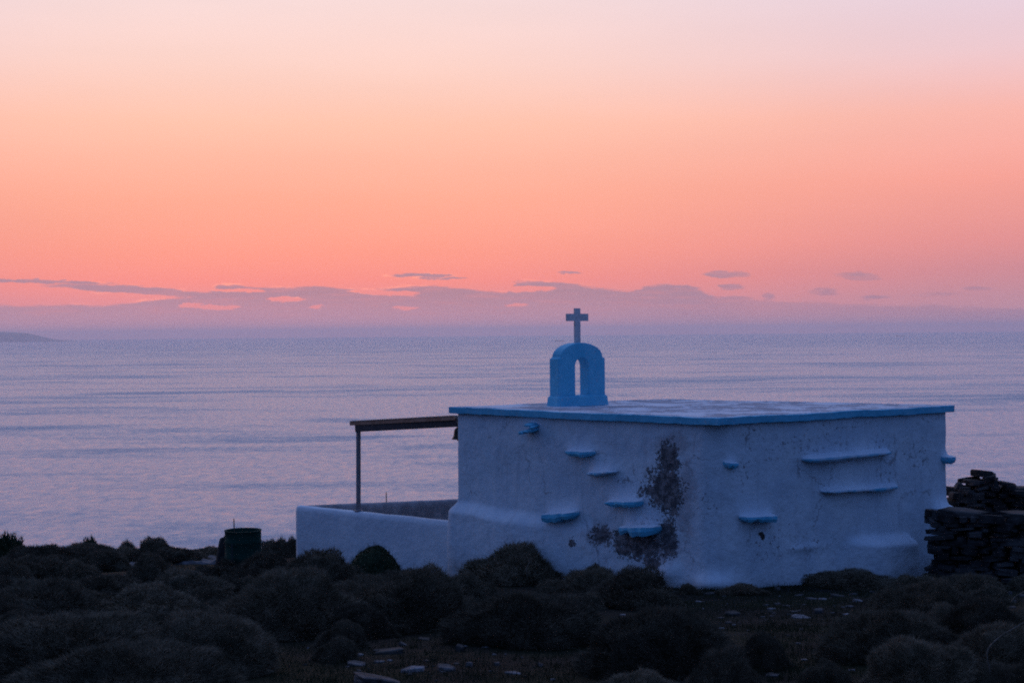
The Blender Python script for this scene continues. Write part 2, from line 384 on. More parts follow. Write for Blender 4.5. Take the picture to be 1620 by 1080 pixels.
def f_sea(k, b):
    g = k.new('ShaderNodeNewGeometry').outputs['Position']
    px, py, pz = k.sep(g)
    p2 = k.comb(px, py, 0.0)
    slick = k.noise(k.vm('MULTIPLY', p2, (.0006, .0017, 1)), 1.0, 5, .6, .8)
    slick2 = k.noise(k.vm('MULTIPLY', p2, (.0024, .006, 1)), 1.0, 5, .65, .4)
    sl = k.ss(k.m('ADD', k.m('MULTIPLY', slick, .55), k.m('MULTIPLY', slick2, .45)), .47, .64)     # wind-ruffled streaks
    w0 = k.noise(k.vm('MULTIPLY', p2, (.006, .012, 1)), 1.0, 5, .6)
    w1 = k.noise(k.vm('MULTIPLY', p2, (.075, .040, 1)), 1.0, 6, .74, .2)
    h = k.m('ADD', k.m('MULTIPLY', w0, 3.0), k.m('MULTIPLY', w1, 4.2))
    off = k.m('SQRT', k.m('ADD', k.m('MULTIPLY', px, px), k.m('MULTIPLY', py, py)))      # calmer water out at sea, livelier near the shore
    calm = k.ss(off, 5000, 22000)
    nd = k.new('ShaderNodeBump'); k.put(nd.inputs['Height'], h); nd.inputs['Distance'].default_value = 1.0
    k.put(nd.inputs['Strength'], k.m('MULTIPLY', k.m('MULTIPLY_ADD', sl, .45, .65), k.m('SUBTRACT', 1.0, k.m('MULTIPLY', calm, .85)))); k.l.new(nd.outputs[0], b.inputs['Normal'])
    b.inputs['Base Color'].default_value = (.20, .34, .45, 1)
    k.put(b.inputs['Roughness'], k.m('ADD', k.m('ADD', k.m('MULTIPLY_ADD', sl, .24, .31), k.m('MULTIPLY', calm, .10)), k.m('MULTIPLY', k.m('SUBTRACT', w1, .5), k.m('MULTIPLY_ADD', calm, -.7, .8)))); b.inputs['IOR'].default_value = 1.6
M['sea'] = mat('sea_water', f_sea)
M['island'] = mat('island_land', simple((.22, .20, .18), (.30, .27, .25), .001, .95, 0, 1))

# ------------------------------------------------------------------ setting: sea, hillside, far land, haze
SEA_Z = -150.0
bm = bmesh.new()
rr_ = [0, 300, 1000, 3000, 8000, 20000, 40000, 60000]; rings = []
for r_ in rr_[1:]:
    rings.append([bm.verts.new((cos(2 * pi * k / 128) * r_, sin(2 * pi * k / 128) * r_, SEA_Z)) for k in range(128)])
bm.faces.new(rings[0])
for r0, r1 in zip(rings, rings[1:]):
    for k in range(128): bm.faces.new((r0[k], r1[k], r1[(k + 1) % 128], r0[(k + 1) % 128]))
tag(link('sea', bm, M['sea']), kind='structure')

def axis(lo, hi, fine0, fine1, step, grow=1.13):
    a = []; x = fine0
    while x <= fine1: a.append(x); x += step
    s = step; x = fine1
    while x < hi: s *= grow; x += s; a.append(min(x, hi))
    s = step; x = fine0; pre = []
    while x > lo: s *= grow; x -= s; pre.append(max(x, lo))
    return pre[::-1] + a
xs = axis(-1100, 1100, -16, 17, .16); ys = axis(-500, 700, 6, 48, .16)
bm = bmesh.new()
grid = [[bm.verts.new((x, y, ground(x, y))) for x in xs] for y in ys]
for j in range(len(ys) - 1):
    for i in range(len(xs) - 1): bm.faces.new((grid[j][i], grid[j][i + 1], grid[j + 1][i + 1], grid[j + 1][i]))
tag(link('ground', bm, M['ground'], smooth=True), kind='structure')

def ridge(name, px0, px1, dist_, prof, depth):
    """far land: prof(s) = height above the sea for s in 0..1"""
    bm = bmesh.new(); nn = 90; rows = []
    for j, q in enumerate((0, .25, .5, .75, 1)):
        row = []
        for i in range(nn + 1):
            s = i / nn; p = at(px0 + (px1 - px0) * s, 525, 1.0); dirx = (p - CAM); dirx.z = 0
            pos = CAM + dirx.normalized() * (dist_ + q * depth)
            hh = min(305, prof(s)) * (sin(pi * min(1, q * 1.0)) ** .7 if q not in (0, 1) else 0) * (1 + .10 * mn.noise(Vector((s * 14, q * 3, dist_))))
            row.append(bm.verts.new((pos.x, pos.y, SEA_Z - 2 + hh)))
        rows.append(row)
    for a, b in zip(rows, rows[1:]):
        for i in range(nn): bm.faces.new((a[i], a[i + 1], b[i + 1], b[i]))
    bmesh.ops.recalc_face_normals(bm, faces=bm.faces)
    return tag(link(name, bm, M['island'], smooth=True), kind='structure')
ridge('island', -330, 128, 42000, lambda s: 262 * (sst(s, 0, .3)) * (1 - sst(s, .74, 1.0)) + 55 * sin(pi * s) * fbm(s * 13, 2.2), 3000)

def fhaze():
    m_ = bpy.data.materials.new('haze_air'); m_.use_nodes = True; k = NT(m_.node_tree); k.n.clear()
    v = k.new('ShaderNodeVolumePrincipled'); v.inputs['Color'].default_value = (.80, .83, .93, 1)
    v.inputs['Density'].default_value = 3.2e-5; v.inputs['Anisotropy'].default_value = 0.6
    o = k.new('ShaderNodeOutputMaterial'); k.l.new(v.outputs[0], o.inputs['Volume']); return m_
bm = bmesh.new(); bmesh.ops.create_cube(bm, size=1.0)
bmesh.ops.scale(bm, verts=bm.verts, vec=(130000, 130000, 336)); bmesh.ops.translate(bm, verts=bm.verts, vec=(0, 0, 14))
tag(link('haze', bm, fhaze()), kind='stuff')

# ------------------------------------------------------------------ the chapel
RZ = 2.9
cF, cL, cRt, cB = onz(1135, 662, RZ), onz(710, 643, RZ), onz(1510, 641, RZ), onz(1050, 631, RZ)
for c in (cF, cL, cRt, cB): c.z = 0
ROOFP = [cL, cF, cRt, cB]
cen = (cL + cF + cRt + cB) / 4
def inset(poly, dd):
    out = []; m_ = len(poly)
    for i in range(m_):
        p0, p1, p2 = poly[i - 1], poly[i], poly[(i + 1) % m_]
        a = (p1 - p0).normalized(); b = (p2 - p1).normalized()
        na = Vector((-a.y, a.x, 0)); nb = Vector((-b.y, b.x, 0))
        if na.dot(cen - p1) < 0: na = -na
        if nb.dot(cen - p1) < 0: nb = -nb
        q = (na + nb); q = q / (1 + na.dot(nb)); out.append(p1 + q * dd)
    return out
WP = inset(ROOFP, .085)                      # wall line: L, F, R, B
LEN = [(WP[(i + 1) % 4] - WP[i]).length for i in range(4)]
CUM = [0, LEN[0], LEN[0] + LEN[1], LEN[0] + LEN[1] + LEN[2], sum(LEN)]
def wall_uv(px, py):
    """photo pixel -> distance along the wall from the left corner, height"""
    best = None
    for i in (0, 1):
        a, b = WP[i], WP[i + 1]; tdir = (b - a).normalized(); nrm = Vector((tdir.y, -tdir.x, 0))
        v = ray(px, py); den = v.dot(nrm); s = (a - CAM).dot(nrm) / den
        p = CAM + v * s; u = (p - a).dot(tdir)
        if -.6 <= u <= LEN[i] + .001 or (i == 1 and u > 0): best = (CUM[i] + u, p.z, i)
        if best and i == 0 and u <= LEN[0]: return best
    return best
RC = .22
def perim(u):
    """point and outward normal on the rounded wall line"""
    T = CUM[4]; u = u % T
    def raw(u):
        u = u % T
        for i in range(4):
            if u <= CUM[i + 1] or i == 3:
                a, b = WP[i], WP[(i + 1) % 4]; tt = (b - a).normalized(); return a + tt * (u - CUM[i]), Vector((tt.y, -tt.x, 0))
    RC = .10 + .40 * max(0, 1 - abs(u - CUM[1]) / 1.2)
    p = Vector((0, 0, 0)); nn = Vector((0, 0, 0)); K = 9
    for j in range(K):
        q, m_ = raw(u + (j / (K - 1) - .5) * 2 * RC); p += q; nn += m_
    return p / K, nn.normalized()
STEPS = [  # centre x, y of the top edge, width px, thickness px, out m, tilt px (right end lower > 0), white share
    (920, 713, 46, 8, .20, 2, 0), (956, 746, 47, 7, .20, -3, 1), (993, 792, 54, 8, .22, 0, 0), (892, 811, 50, 12, .24, -3, 0), (1018, 832, 58, 13, .27, 0, 0),
    (1157, 732, 18, 8, .13, 0, 0), (1194, 815, 52, 9, .22, -3, 0), (1338, 719, 138, 8, .20, -12, 1), (1359, 772, 120, 7, .16, -9, 1),
    (1495, 722, 22, 9, .19, -2, 0), (1489, 801, 40, 8, .22, -4, 1)]
ST = []
for (sx, sy, sw, sh, so, stl, wt) in STEPS:
    u0, v0, i = wall_uv(sx, sy)
    ul, vl, _ = wall_uv(sx - sw / 2, sy - stl / 2); ur, vr, _ = wall_uv(min(sx + sw / 2, 1498), sy + stl / 2)
    w = ur - ul
    if sx > 1480: u0 = CUM[2] - w / 2 + (.06 if sx > 1490 else .02)
    ppm = FPX / (CAM - (perim(u0)[0] + Vector((0, 0, v0)))).length
    ST.append((u0, v0, max(w, .16), sh / ppm, so, (vr - vl), wt))
bu0, bv0, _ = wall_uv(1338, 858); bu1, bv1, _ = wall_uv(1437, 852)
mu0, mv0, _ = wall_uv(1060, 905); nu0, nv0, _ = wall_uv(1130, 920); gu0, gv0, _ = wall_uv(1270, 866)
def wall_out(u, v):
    T = CUM[4]; us = u if u < T - 8 else u - T       # left of the L corner as negative
    p, _ = perim(u)
    o = .028 * mn.noise(Vector((p.x * .9, p.y * .9, v * .9))) + .010 * mn.noise(Vector((p.x * 4, p.y * 4, v * 4))) + .005 * mn.noise(Vector((p.x * 11, p.y * 11, v * 11)))
    o += .035 * sst(2.0 - v, 0, 2.6)
    wob = .05 * mn.noise(Vector((us * 1.2, 3.3, 0)))
    pl = (1 - sst(us, 1.0, 4.9)) if us > -3 else 0
    o += .19 * pl * sst(v, 1.02 + wob - .03 * us, .78 + wob - .05 * us)
    # low buttress at the right
    wu = sst(u, bu0 - .1, bu0 + .5) * (1 - sst(u, bu1 - .10, bu1 + .06))
    vt = bv0 + (bv1 - bv0) * max(0, min(1, (u - bu0) / (bu1 - bu0))) + .03
    o += .30 * wu * sst(v, vt + .10, vt - .10)
    for (a, b, ra, rb, am) in ((mu0, mv0, .26, .22, .13), (nu0, nv0 - .05, .45, .16, .14), (gu0, gv0, .45, .07, .04)):
        q = ((u - a) / ra) ** 2 + ((v - b) / rb) ** 2
        if q < 4: o += am * exp(-q * 1.3)
    for (a, b, w, th, out, tl, wt) in ST:
        if abs(u - a) < w and 0 <= v - (b - .05) < .5:
            bb = b + tl * (u - a) / w
            if v > bb - .02: o += out * (.6 if wt else .4) * exp(-((v - bb) / (.10 if wt else .085))) * (.55 if (wt and w > .8) else 1) * exp(-((u - a) / (w * .45)) ** 4) if v > bb else out * (.5 if wt else .32) * exp(-((u - a) / (w * .45)) ** 4)
    return o
ROOT = Vector((cen.x, cen.y, ground(cen.x, cen.y)))
chapel = tag(empty('chapel', ROOT), 'small whitewashed chapel with flat roof, blue trim and peeling wall, overlooking the sea', 'chapel')
bm = bmesh.new(); uvl = bm.loops.layers.uv.new('UVMap')
cols = []; u = 0.0
while u < CUM[4] - .001:
    cols.append(u)
    u += .035 if (u < CUM[2] + .15 or u > CUM[4] - 1.6) else .25
ZB, ZT = -1.5, RZ - .12; NV = 118
vsr = []
for u in cols:
    p, nn = perim(u); colv = []
    for j in range(NV + 1):
        v = ZB + (ZT - ZB) * j / NV
        colv.append(bm.verts.new(p + nn * wall_out(u, v) + Vector((0, 0, v))))
    vsr.append(colv)
for i in range(len(cols)):
    i2 = (i + 1) % len(cols); u0 = cols[i]; u1 = cols[i2] if i2 else CUM[4]
    for j in range(NV):
        f = bm.faces.new((vsr[i][j], vsr[i2][j], vsr[i2][j + 1], vsr[i][j + 1]))
        for lp, (a, b) in zip(f.loops, ((u0, j), (u1, j), (u1, j + 1), (u0, j + 1))): lp[uvl].uv = (a, ZB + (ZT - ZB) * b / NV)
def E(px, py, rx, ry, s=1.0):
    s += .42
    u, v, _ = wall_uv(px, py); ppm = 86.0; return (u, v, rx / ppm * 1.25, ry / ppm, s)
big = [E(1058, 728, 15, 26), E(1052, 765, 26, 22), E(1056, 785, 24, 22), E(1045, 778, 30, 14), E(952, 846, 20, 14, .8), E(912, 858, 9, 9, .55), E(1010, 862, 42, 20), E(1058, 850, 13, 30, .9), E(1066, 805, 10, 16, .7), E(990, 872, 22, 12, .7),
       E(1035, 890, 20, 10, .8), E(1206, 849, 3, 8, .6)]
stain = [E(1065, 703, 30, 16), E(1085, 790, 14, 60), E(1040, 860, 40, 30), E(950, 845, 30, 20, .8)]
spots = [E(1190, 697, 24, 22, .9), E(1228, 714, 26, 22, .9), E(1290, 705, 80, 24, .8), E(1180, 745, 30, 30, .7), E(1400, 700, 30, 20, .8), E(1450, 720, 26, 26, 1), E(1400, 742, 22, 30, .9), E(1120, 800, 16, 26, .8),
         E(1280, 860, 70, 26, .7), E(1350, 722, 60, 8, 1.3), E(1220, 860, 60, 50, .6), E(985, 758, 20, 12, .8), E(1030, 824, 24, 8, 1.2), E(1470, 660, 40, 8, .9), E(1330, 672, 60, 6, 1)]
M['wall'] = mat('peeling_whitewash', lambda k, b: f_white(k, b, (big, stain, spots)))
link('wall', bm, M['wall'], chapel, ROOT, smooth=True)

# roof: blue rim slab and the worn top inside it
def polyline(poly, step):
    pts = []
    for i in range(len(poly)):
        a, b = poly[i], poly[(i + 1) % len(poly)]; L_ = (b - a).length; k = max(1, int(L_ / step))
        for j in range(k): pts.append(a + (b - a) * j / k)
    return pts
outer = polyline(ROOFP, .09)
bm = bmesh.new(); prof_rings = []
inn = inset(ROOFP, .12)
sc_in = polyline(inn, .09)
NP = len(outer)
def ring_pts(dd):
    q = inset(ROOFP, dd); pts = []
    for i in range(4):
        a0, b0 = ROOFP[i], ROOFP[(i + 1) % 4]; k = max(1, int((b0 - a0).length / .09)); a, b = q[i], q[(i + 1) % 4]
        for j in range(k): pts.append(a + (b - a) * j / k)
    return pts
def rz(p): return .018 * mn.noise(Vector((p.x * .6, p.y * .6, 2))) + .008 * mn.noise(Vector((p.x * 3, p.y * 3, 7)))
prof = [(.20, -.125), (.006, -.127), (0, -.12), (0, -.085), (0, -.045), (0, -.006), (.007, 0), (.055, .003), (.10, -.004)]
for dd, zz in prof:
    ring = []
    for p in ring_pts(dd):
        o = Vector((p.x, p.y, RZ + zz + rz(p)))
        if dd < .05:
            nrm = (p - cen).normalized(); o += nrm * (.014 * mn.noise(Vector((p.x * 2.3, p.y * 2.3, zz * 4))) + .006 * mn.noise(Vector((p.x * 9, p.y * 9, zz * 9))))
            o.z += .008 * mn.noise(Vector((p.x * 5, p.y * 5, 1 + (zz < -.1))))
        ring.append(bm.verts.new(o))
    prof_rings.append(ring)
for r0, r1 in zip(prof_rings, prof_rings[1:]):
    for k in range(NP): bm.faces.new((r0[k], r0[(k + 1) % NP], r1[(k + 1) % NP], r1[k]))
bmesh.ops.recalc_face_normals(bm, faces=bm.faces)
link('roof_edge', bm, M['blue'], chapel, ROOT)
bm = bmesh.new(); NX = 110; q4 = inset(ROOFP, .05)
g = []
for j in range(NX + 1):
    row = []
    for i in range(NX + 1):
        s, r_ = i / NX, j / NX
        p = (q4[0] * (1 - s) + q4[1] * s) * (1 - r_) + (q4[3] * (1 - s) + q4[2] * s) * r_
        e = min(s, 1 - s, r_, 1 - r_)
        z = RZ + .008 + rz(p) + .012 * mn.noise(Vector((p.x * 2.2, p.y * 2.2, 4))) - .02 * sst(e, 0, .04)
        if e == 0: z = RZ - .02
        row.append(bm.verts.new((p.x, p.y, z)))
    g.append(row)
for j in range(NX):
    for i in range(NX): bm.faces.new((g[j][i], g[j][i + 1], g[j + 1][i + 1], g[j + 1][i]))
bmesh.ops.recalc_face_normals(bm, faces=bm.faces)
link('roof', bm, M['roof'], chapel, ROOT, smooth=True)

# blue painted stones built into the wall
def wall_slab(u0, v0, w, th, out, tilt, wt, seed):
    rng = random.Random(seed); p, nn = perim(u0); tdir = Vector((-nn.y, nn.x, 0)); 
    N = 22 if w > .8 else 14; bm = bmesh.new(); lo = []; hi = []
    base_o = wall_out(u0, v0 - .08)
    for k in range(N + 1):
        a = k / N; x = (a - .5) * w
        prof_ = (1 - abs(2 * a - 1) ** (9 if w > .8 else 3.2)) ** .8
        o = base_o + out * (.22 + .78 * prof_) * (1 + .3 * mn.noise(Vector((a * 5, seed, 0))) + .12 * mn.noise(Vector((a * 16, seed, 3)))) if 0 < k < N else base_o + .02
        z = v0 + tilt * (a - .5) + .012 * mn.noise(Vector((a * 6, seed, 4)))
        t_ = th * (.62 if wt else .9) * (.35 + .65 * prof_) * (.8 + .5 * (a if seed % 2 else 1 - a) + .5 * mn.noise(Vector((a * 5, seed, 9))))
        lo.append(p + tdir * x + nn * (o - .015) + Vector((0, 0, z - t_))); hi.append(p + tdir * x + nn * o + Vector((0, 0, z)))
    bk = p - nn * .12
    vlo = [bm.verts.new(q) for q in lo]; vhi = [bm.verts.new(q) for q in hi]
    vmid = [bm.verts.new((a + b) / 2 + nn * .016) for a, b in zip(lo, hi)]
    vbl = [bm.verts.new(q - nn * ((q - p).dot(nn) + .12)) for q in lo]; vbh = [bm.verts.new(q - nn * ((q - p).dot(nn) + .12) + Vector((0, 0, .13 if (wt and w > .8) else .07))) for q in hi]
    for k in range(N):
        for A, B in ((vbl, vlo), (vlo, vmid), (vmid, vhi)):
            bm.faces.new((A[k], A[k + 1], B[k + 1], B[k])).material_index = 0
        bm.faces.new((vhi[k], vhi[k + 1], vbh[k + 1], vbh[k])).material_index = 1
    for k in (0, N): bm.faces.new((vbl[k], vlo[k], vmid[k], vhi[k], vbh[k]))
    bm.faces.new(vbl + vbh[::-1]) if False else None
    bmesh.ops.recalc_face_normals(bm, faces=bm.faces)
    o = link('wall_step', bm, [M['washed'] if wt == 1 else M['blue'], M['white']], chapel, ROOT, smooth=False)
    return o
for i, s in enumerate(ST): wall_slab(*s, seed=11 + i * 7)
# water spout under the roof edge: two stone lips and a channel
su, sv, _ = wall_uv(845, 676); sp, snn = perim(su); st = Vector((-snn.y, snn.x, 0))
bm = bmesh.new(); rng = random.Random(5)
for (dx, dz, ln, w_, h_, yaw) in ((-.09, -.055, .34, .10, .055, -.25), (.07, -.01, .30, .10, .05, .1), (-.01, -.02, .30, .16, .03, 0), (.08, .055, .30, .09, .04, .25), (-.02, .09, .24, .2, .035, 0)):
    a = sp + st * dx - snn * .08 + Vector((0, 0, sv + dz)); b = a + (snn + st * yaw * .6).normalized() * ln + Vector((0, 0, -.05))
    b0 = len(bm.verts); bar(bm, a, b, w_, h_, bev=.014)
for v in bm.verts: v.co += Vector((rng.uniform(-1, 1), rng.uniform(-1, 1), rng.uniform(-1, 1))) * .007
link('water_spout', bm, M['blue'], chapel, ROOT, smooth=True)
# the stone poking out of a hole in the render
hu, hv, _ = wall_uv(1203, 847); hp, hn = perim(hu); ht = Vector((-hn.y, hn.x, 0))
bm = bmesh.new(); q = hp + hn * (wall_out(hu, hv) - .05) + Vector((0, 0, hv))
pts = [(-.075, .05), (.0, .075), (.07, .0), (.05, -.075), (.02, -.05)]
fr = [bm.verts.new(q + ht * x + Vector((0, 0, z)) + hn * (.08 if i in (1, 2) else .06)) for i, (x, z) in enumerate(pts)]
bk = [bm.verts.new(q + ht * x + Vector((0, 0, z)) - hn * .06) for x, z in pts]
bm.faces.new(fr)
for i in range(5): bm.faces.new((fr[i], bk[i], bk[(i + 1) % 5], fr[(i + 1) % 5]))
bmesh.ops.recalc_face_normals(bm, faces=bm.faces)
link('protruding_stone', bm, M['darkstone'], chapel, ROOT)

# belfry arch
tR = (cRt - cF).normalized(); nR = Vector((tR.y, -tR.x, 0))       # arch face looks along nR, towards the viewer's side
bc = onz(920, 641, RZ); bc.z = RZ - .01; bc -= nR * .12
BW, BT, BH, SH = 1.22, .30, 1.27, .97
def bel_profile(dd, dz=0.0):
    """closed outline of the arch wall, local (x along tR, z)"""
    w = BW / 2 + dd; pts = [(-w, .20), (-w, SH + dz)]
    w2 = w - .06
    for k in range(15):
        a = pi - pi * k / 14; pts.append((cos(a) * w2, SH + dz + .01 + sin(a) * (BH - SH + dd)))
    pts += [(w, SH + dz), (w, .20)]
    return pts
def hole():
    w = .17; pts = [(w, .20)]
    for k in range(13):
        a = pi * k / 12; pts.append((cos(a) * w * (1 + .0), .80 + sin(a) * .18))
    pts.append((-w, .20)); return pts
bm = bmesh.new()
def bp(x, z, y): return bc + tR * x + nR * y + Vector((0, 0, z))
out_l = bel_profile(0)
ho = hole()
# face strips between outline and hole built as a closed loop: left foot .. top .. right foot, then hole back
loop = out_l + ho
fa = [bm.verts.new(bp(x, z, BT / 2)) for x, z in loop]; ba = [bm.verts.new(bp(x, z, -BT / 2)) for x, z in loop]
f1 = bm.faces.new(fa); f2 = bm.faces.new(ba[::-1])
m_ = len(loop)
for i in range(m_): bm.faces.new((fa[i], ba[i], ba[(i + 1) % m_], fa[(i + 1) % m_]))
bmesh.ops.recalc_face_normals(bm, faces=bm.faces)
es = [e for e in bm.edges if len(e.link_faces) == 2 and e.calc_face_angle(0) > 1.0]
bmesh.ops.bevel(bm, geom=es, offset=.022, segments=3, affect='EDGES', profile=.5)
# plinth, flared, with a sill inside the opening
zz = [(.055, 0), (.045, .10), (.038, .18), (.012, .215)]
rings = []
for dd, z in zz:
    w = BW / 2 + dd; t2 = BT / 2 + dd
    ring = []
    for (sx, sy) in ((-1, -1), (1, -1), (1, 1), (-1, 1)):
        for k in range(5):
            a = atan2(sy, sx) - pi / 4 + (pi / 2) * k / 4
            ring.append(bm.verts.new(bp(sx * (w - .04) + cos(a) * .04, z, sy * (t2 - .04) + sin(a) * .04)))
    rings.append(ring)
for r0, r1 in zip(rings, rings[1:]):
    for k in range(20): bm.faces.new((r0[k], r0[(k + 1) % 20], r1[(k + 1) % 20], r1[k]))
bm.faces.new(rings[-1]); bm.faces.new(rings[0][::-1])
bmesh.ops.triangulate(bm, faces=[f for f in bm.faces if len(f.verts) > 4])
bmesh.ops.recalc_face_normals(bm, faces=bm.faces)
belfry = link('belfry', bm, M['blue'], chapel, ROOT)
for f in belfry.data.polygons: f.use_smooth = False
bm = bmesh.new(); cz = RZ + BH - .03
bar(bm, bc + Vector((0, 0, BH - .05)), bc + Vector((0, 0, BH + .71)), .135, .055, up=nR, bev=.004)
for sg in (-1, 1): bar(bm, bp(sg * .0665, BH + .525, 0), bp(sg * .275, BH + .525, 0), .052, .15, bev=.004)
link('cross', bm, M['marble'], belfry, ROOT)

# ------------------------------------------------------------------ courtyard wall
le = at(468, 800, 35.0); zL = le.z
def wpt(px, py, dd): return at(px, py, dd)
a0 = WP[0] + (WP[0] - WP[1]).normalized() * -.3
pa = wpt(715, 826, 30.9); pa = Vector((WP[0].x + .05, WP[0].y + .1, pa.z))
bq = le + Vector((tR.x, tR.y, 0)) * 7.4
bb1 = at(715, 790, 1.0) - CAM
# back run: its top passes through the photo's line at x = 715
s_ = 3.95; bmid = le + tR * s_; dm = (bmid - CAM).y; bmid.z = at(715, 790, dm / ray(715, 790).y).z
slope = (bmid.z - le.z) / s_
bq = le + tR * 7.2 + Vector((0, 0, slope * 7.2))
cw = tag(empty('courtyard_wall', Vector((le.x, le.y, ground(le.x, le.y)))), 'low whitewashed courtyard wall joining the left corner of the chapel', 'wall')
def run_wall(bm, a, b, th, side):
    """solid wall with rounded coping from a to b (points on the top); side = unit vector to the inside"""
    L_ = (b - a).length; k = int(L_ / .08); t_ = Vector(((b - a).x, (b - a).y, 0)).normalized(); rows = []
    for i in range(k + 1):
        p = a + (b - a) * i / k; g_ = ground(p.x, p.y) - .5; row = []
        sec = [(0, g_), (0, p.z - 1.0), (0, p.z - .75), (0, p.z - .5), (0, p.z - .3), (0, p.z - .12), (.012, p.z - .03), (.05, p.z), (th * .5, p.z + .012), (th - .05, p.z), (th - .012, p.z - .03),
               (th, p.z - .12), (th, p.z - .3), (th, p.z - .5), (th, p.z - .75), (th, p.z - 1.0), (th, g_)]
        for (s, z) in sec:
            q = Vector((p.x, p.y, z)) + side * s
            q += side * (.016 * mn.noise(Vector((q.x * 1.1, q.y * 1.1, z * 1.1))) + .006 * mn.noise(Vector((q.x * 5, q.y * 5, z * 5))))
            q.z += .010 * mn.noise(Vector((p.x * 1.6, p.y * 1.6, 2)))
            row.append(bm.verts.new(q))
        rows.append(row)
    for r0, r1 in zip(rows, rows[1:]):
        for j in range(len(r0) - 1): bm.faces.new((r0[j], r1[j], r1[j + 1], r0[j + 1]))
    bm.faces.new(rows[0]); bm.faces.new(rows[-1][::-1])
bm = bmesh.new()
din = Vector((tR.x, tR.y, 0)); dalong = Vector(((pa - le).x, (pa - le).y, 0)).normalized(); dperp = Vector((-dalong.y, dalong.x, 0))
if dperp.dot(din) < 0: dperp = -dperp
run_wall(bm, le, pa, .24, dperp)
bmesh.ops.recalc_face_normals(bm, faces=bm.faces)
org = cw.location
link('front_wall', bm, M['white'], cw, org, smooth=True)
bm = bmesh.new()
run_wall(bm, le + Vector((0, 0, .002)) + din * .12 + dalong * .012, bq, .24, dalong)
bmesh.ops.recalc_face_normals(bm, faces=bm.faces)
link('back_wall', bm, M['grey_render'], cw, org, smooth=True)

# ------------------------------------------------------------------ canopy over the doorway side
def on_line(px, a, b):
    """depth where the vertical plane a-b meets photo column px"""
    tdir = Vector(((b - a).x, (b - a).y, 0)).normalized(); nrm = Vector((tdir.y, -tdir.x, 0)); v = ray(px, 700)
    return (a - CAM).dot(nrm) / v.dot(nrm)
off = dperp * .12
dP = on_line(567, le + off, pa + off); dQ = on_line(724, le + off, pa + off)
pb = at(567, 806, dP); pt = at(567, 676, dP)
ca = tag(empty('canopy', pb), 'thin canopy on a grey post beside the chapel, brown fascia board over a dark beam', 'canopy')
bm = bmesh.new(); bar(bm, pb - Vector((0, 0, .03)), at(567, 681, dP), .075, .075, up=dalong, bev=.006)
bar(bm, pb - Vector((0, 0, .025)), pb + Vector((0, 0, -.005)), .16, .16, up=dalong, bev=.003)
link('post', bm, M['post'], ca, pb)
q0 = at(564, 677.5, dP); q1 = at(724, 669.0, dQ)
bm = bmesh.new(); bar(bm, q0, q1, .09, .15, bev=.006); link('beam', bm, M['steel'], ca, pb)
q0 = at(558, 669.5, on_line(558, le + off, pa + off)); q1 = at(723, 660.8, dQ)
bm = bmesh.new(); bar(bm, q0 - dperp * .07, q1 - dperp * .07, .03, .085, bev=.004); link('fascia_board', bm, M['wood'], ca, pb)
bm = bmesh.new()
e0, e1 = q0 + Vector((0, 0, .052)) - dperp * .10, q1 + Vector((0, 0, .052)) - dperp * .10
nrib = 46
for i in range(nrib):     # corrugated sheet as one strip surface with thickness
    pass
rows = []
for j, (s, z) in enumerate(((0, 0), (2.1, -.14))):
    row = []
    for i in range(nrib * 2 + 1):
        p = e0 + (e1 - e0) * i / (nrib * 2) + dperp * s + Vector((0, 0, z + (.009 if i % 2 else -.004)))
        row.append(bm.verts.new(p))
    rows.append(row)
for i in range(nrib * 2): bm.faces.new((rows[0][i], rows[0][i + 1], rows[1][i + 1], rows[1][i]))
bmesh.ops.solidify(bm, geom=bm.faces[:], thickness=.012)
bmesh.ops.recalc_face_normals(bm, faces=bm.faces)
link('roof_sheet', bm, M['sheet'], ca, pb)
bm = bmesh.new()
for s in (.7, 1.4, 2.05): bar(bm, e0 + dperp * s + Vector((0, 0, -.05 - s * .066)), e1 + dperp * s + Vector((0, 0, -.05 - s * .066)), .04, .05)
link('purlins', bm, M['wood'], ca, pb)

# bell under the beam, against the corner of the chapel
bd = dQ + .05; bt = at(723.5, 676, bd); ppm = FPX / bd
bell = tag(empty('bell', bt), 'small dark bell hanging from the beam at the chapel corner', 'bell')
H_ = 22 / ppm
bm = bmesh.new(); prf = [(.012, 0), (.04, -.02), (.062, -.05), (.07, -.10), (.076, -.16), (.092, -.20), (.118, -.235), (.112, -.24), (.085, -.215), (.06, -.16), (.05, -.06)]
lathe(bm, bt, [(a * 1.0, b) for a, b in prf], 24)
link('bell_body', bm, M['bronze'], bell, bt, smooth=True)
bm = bmesh.new(); tube(bm, [bt + Vector((0, 0, .05)), bt + Vector((0, 0, -.03))], [.012, .012]); link('hanger', bm, M['iron'], bell, bt)
bm = bmesh.new(); tube(bm, [bt + Vector((0, 0, -.10)), bt + Vector((.01, 0, -.22)), bt + Vector((.012, 0, -.26)), bt + Vector((.02, 0, -.28)), bt + Vector((.03, 0, -.36)), bt + Vector((.035, 0, -.42))], [.008, .01, .024, .006, .005, .01])
link('clapper', bm, M['iron'], bell, bt)
# rods
def rod(name, px, y0, y1, dd, r_, label, lean=0.0):
    a = at(px, y1, dd); b = at(px + lean, y0, dd); bm = bmesh.new(); tube(bm, [a, (a + b) / 2 + Vector((.004, 0, 0)), b], [r_, r_, r_ * .9], 6)
    o = link(name, bm, M['iron'], None, a); tag(o, label, 'rod')
sb = (611 - 468) / (715 - 468) * s_
rp = le + din * sb; dr_ = rp.y + .35
rod('iron_rod', 611, 778, 812, dr_ + .6, .013, 'short iron rod standing up behind the low courtyard wall')

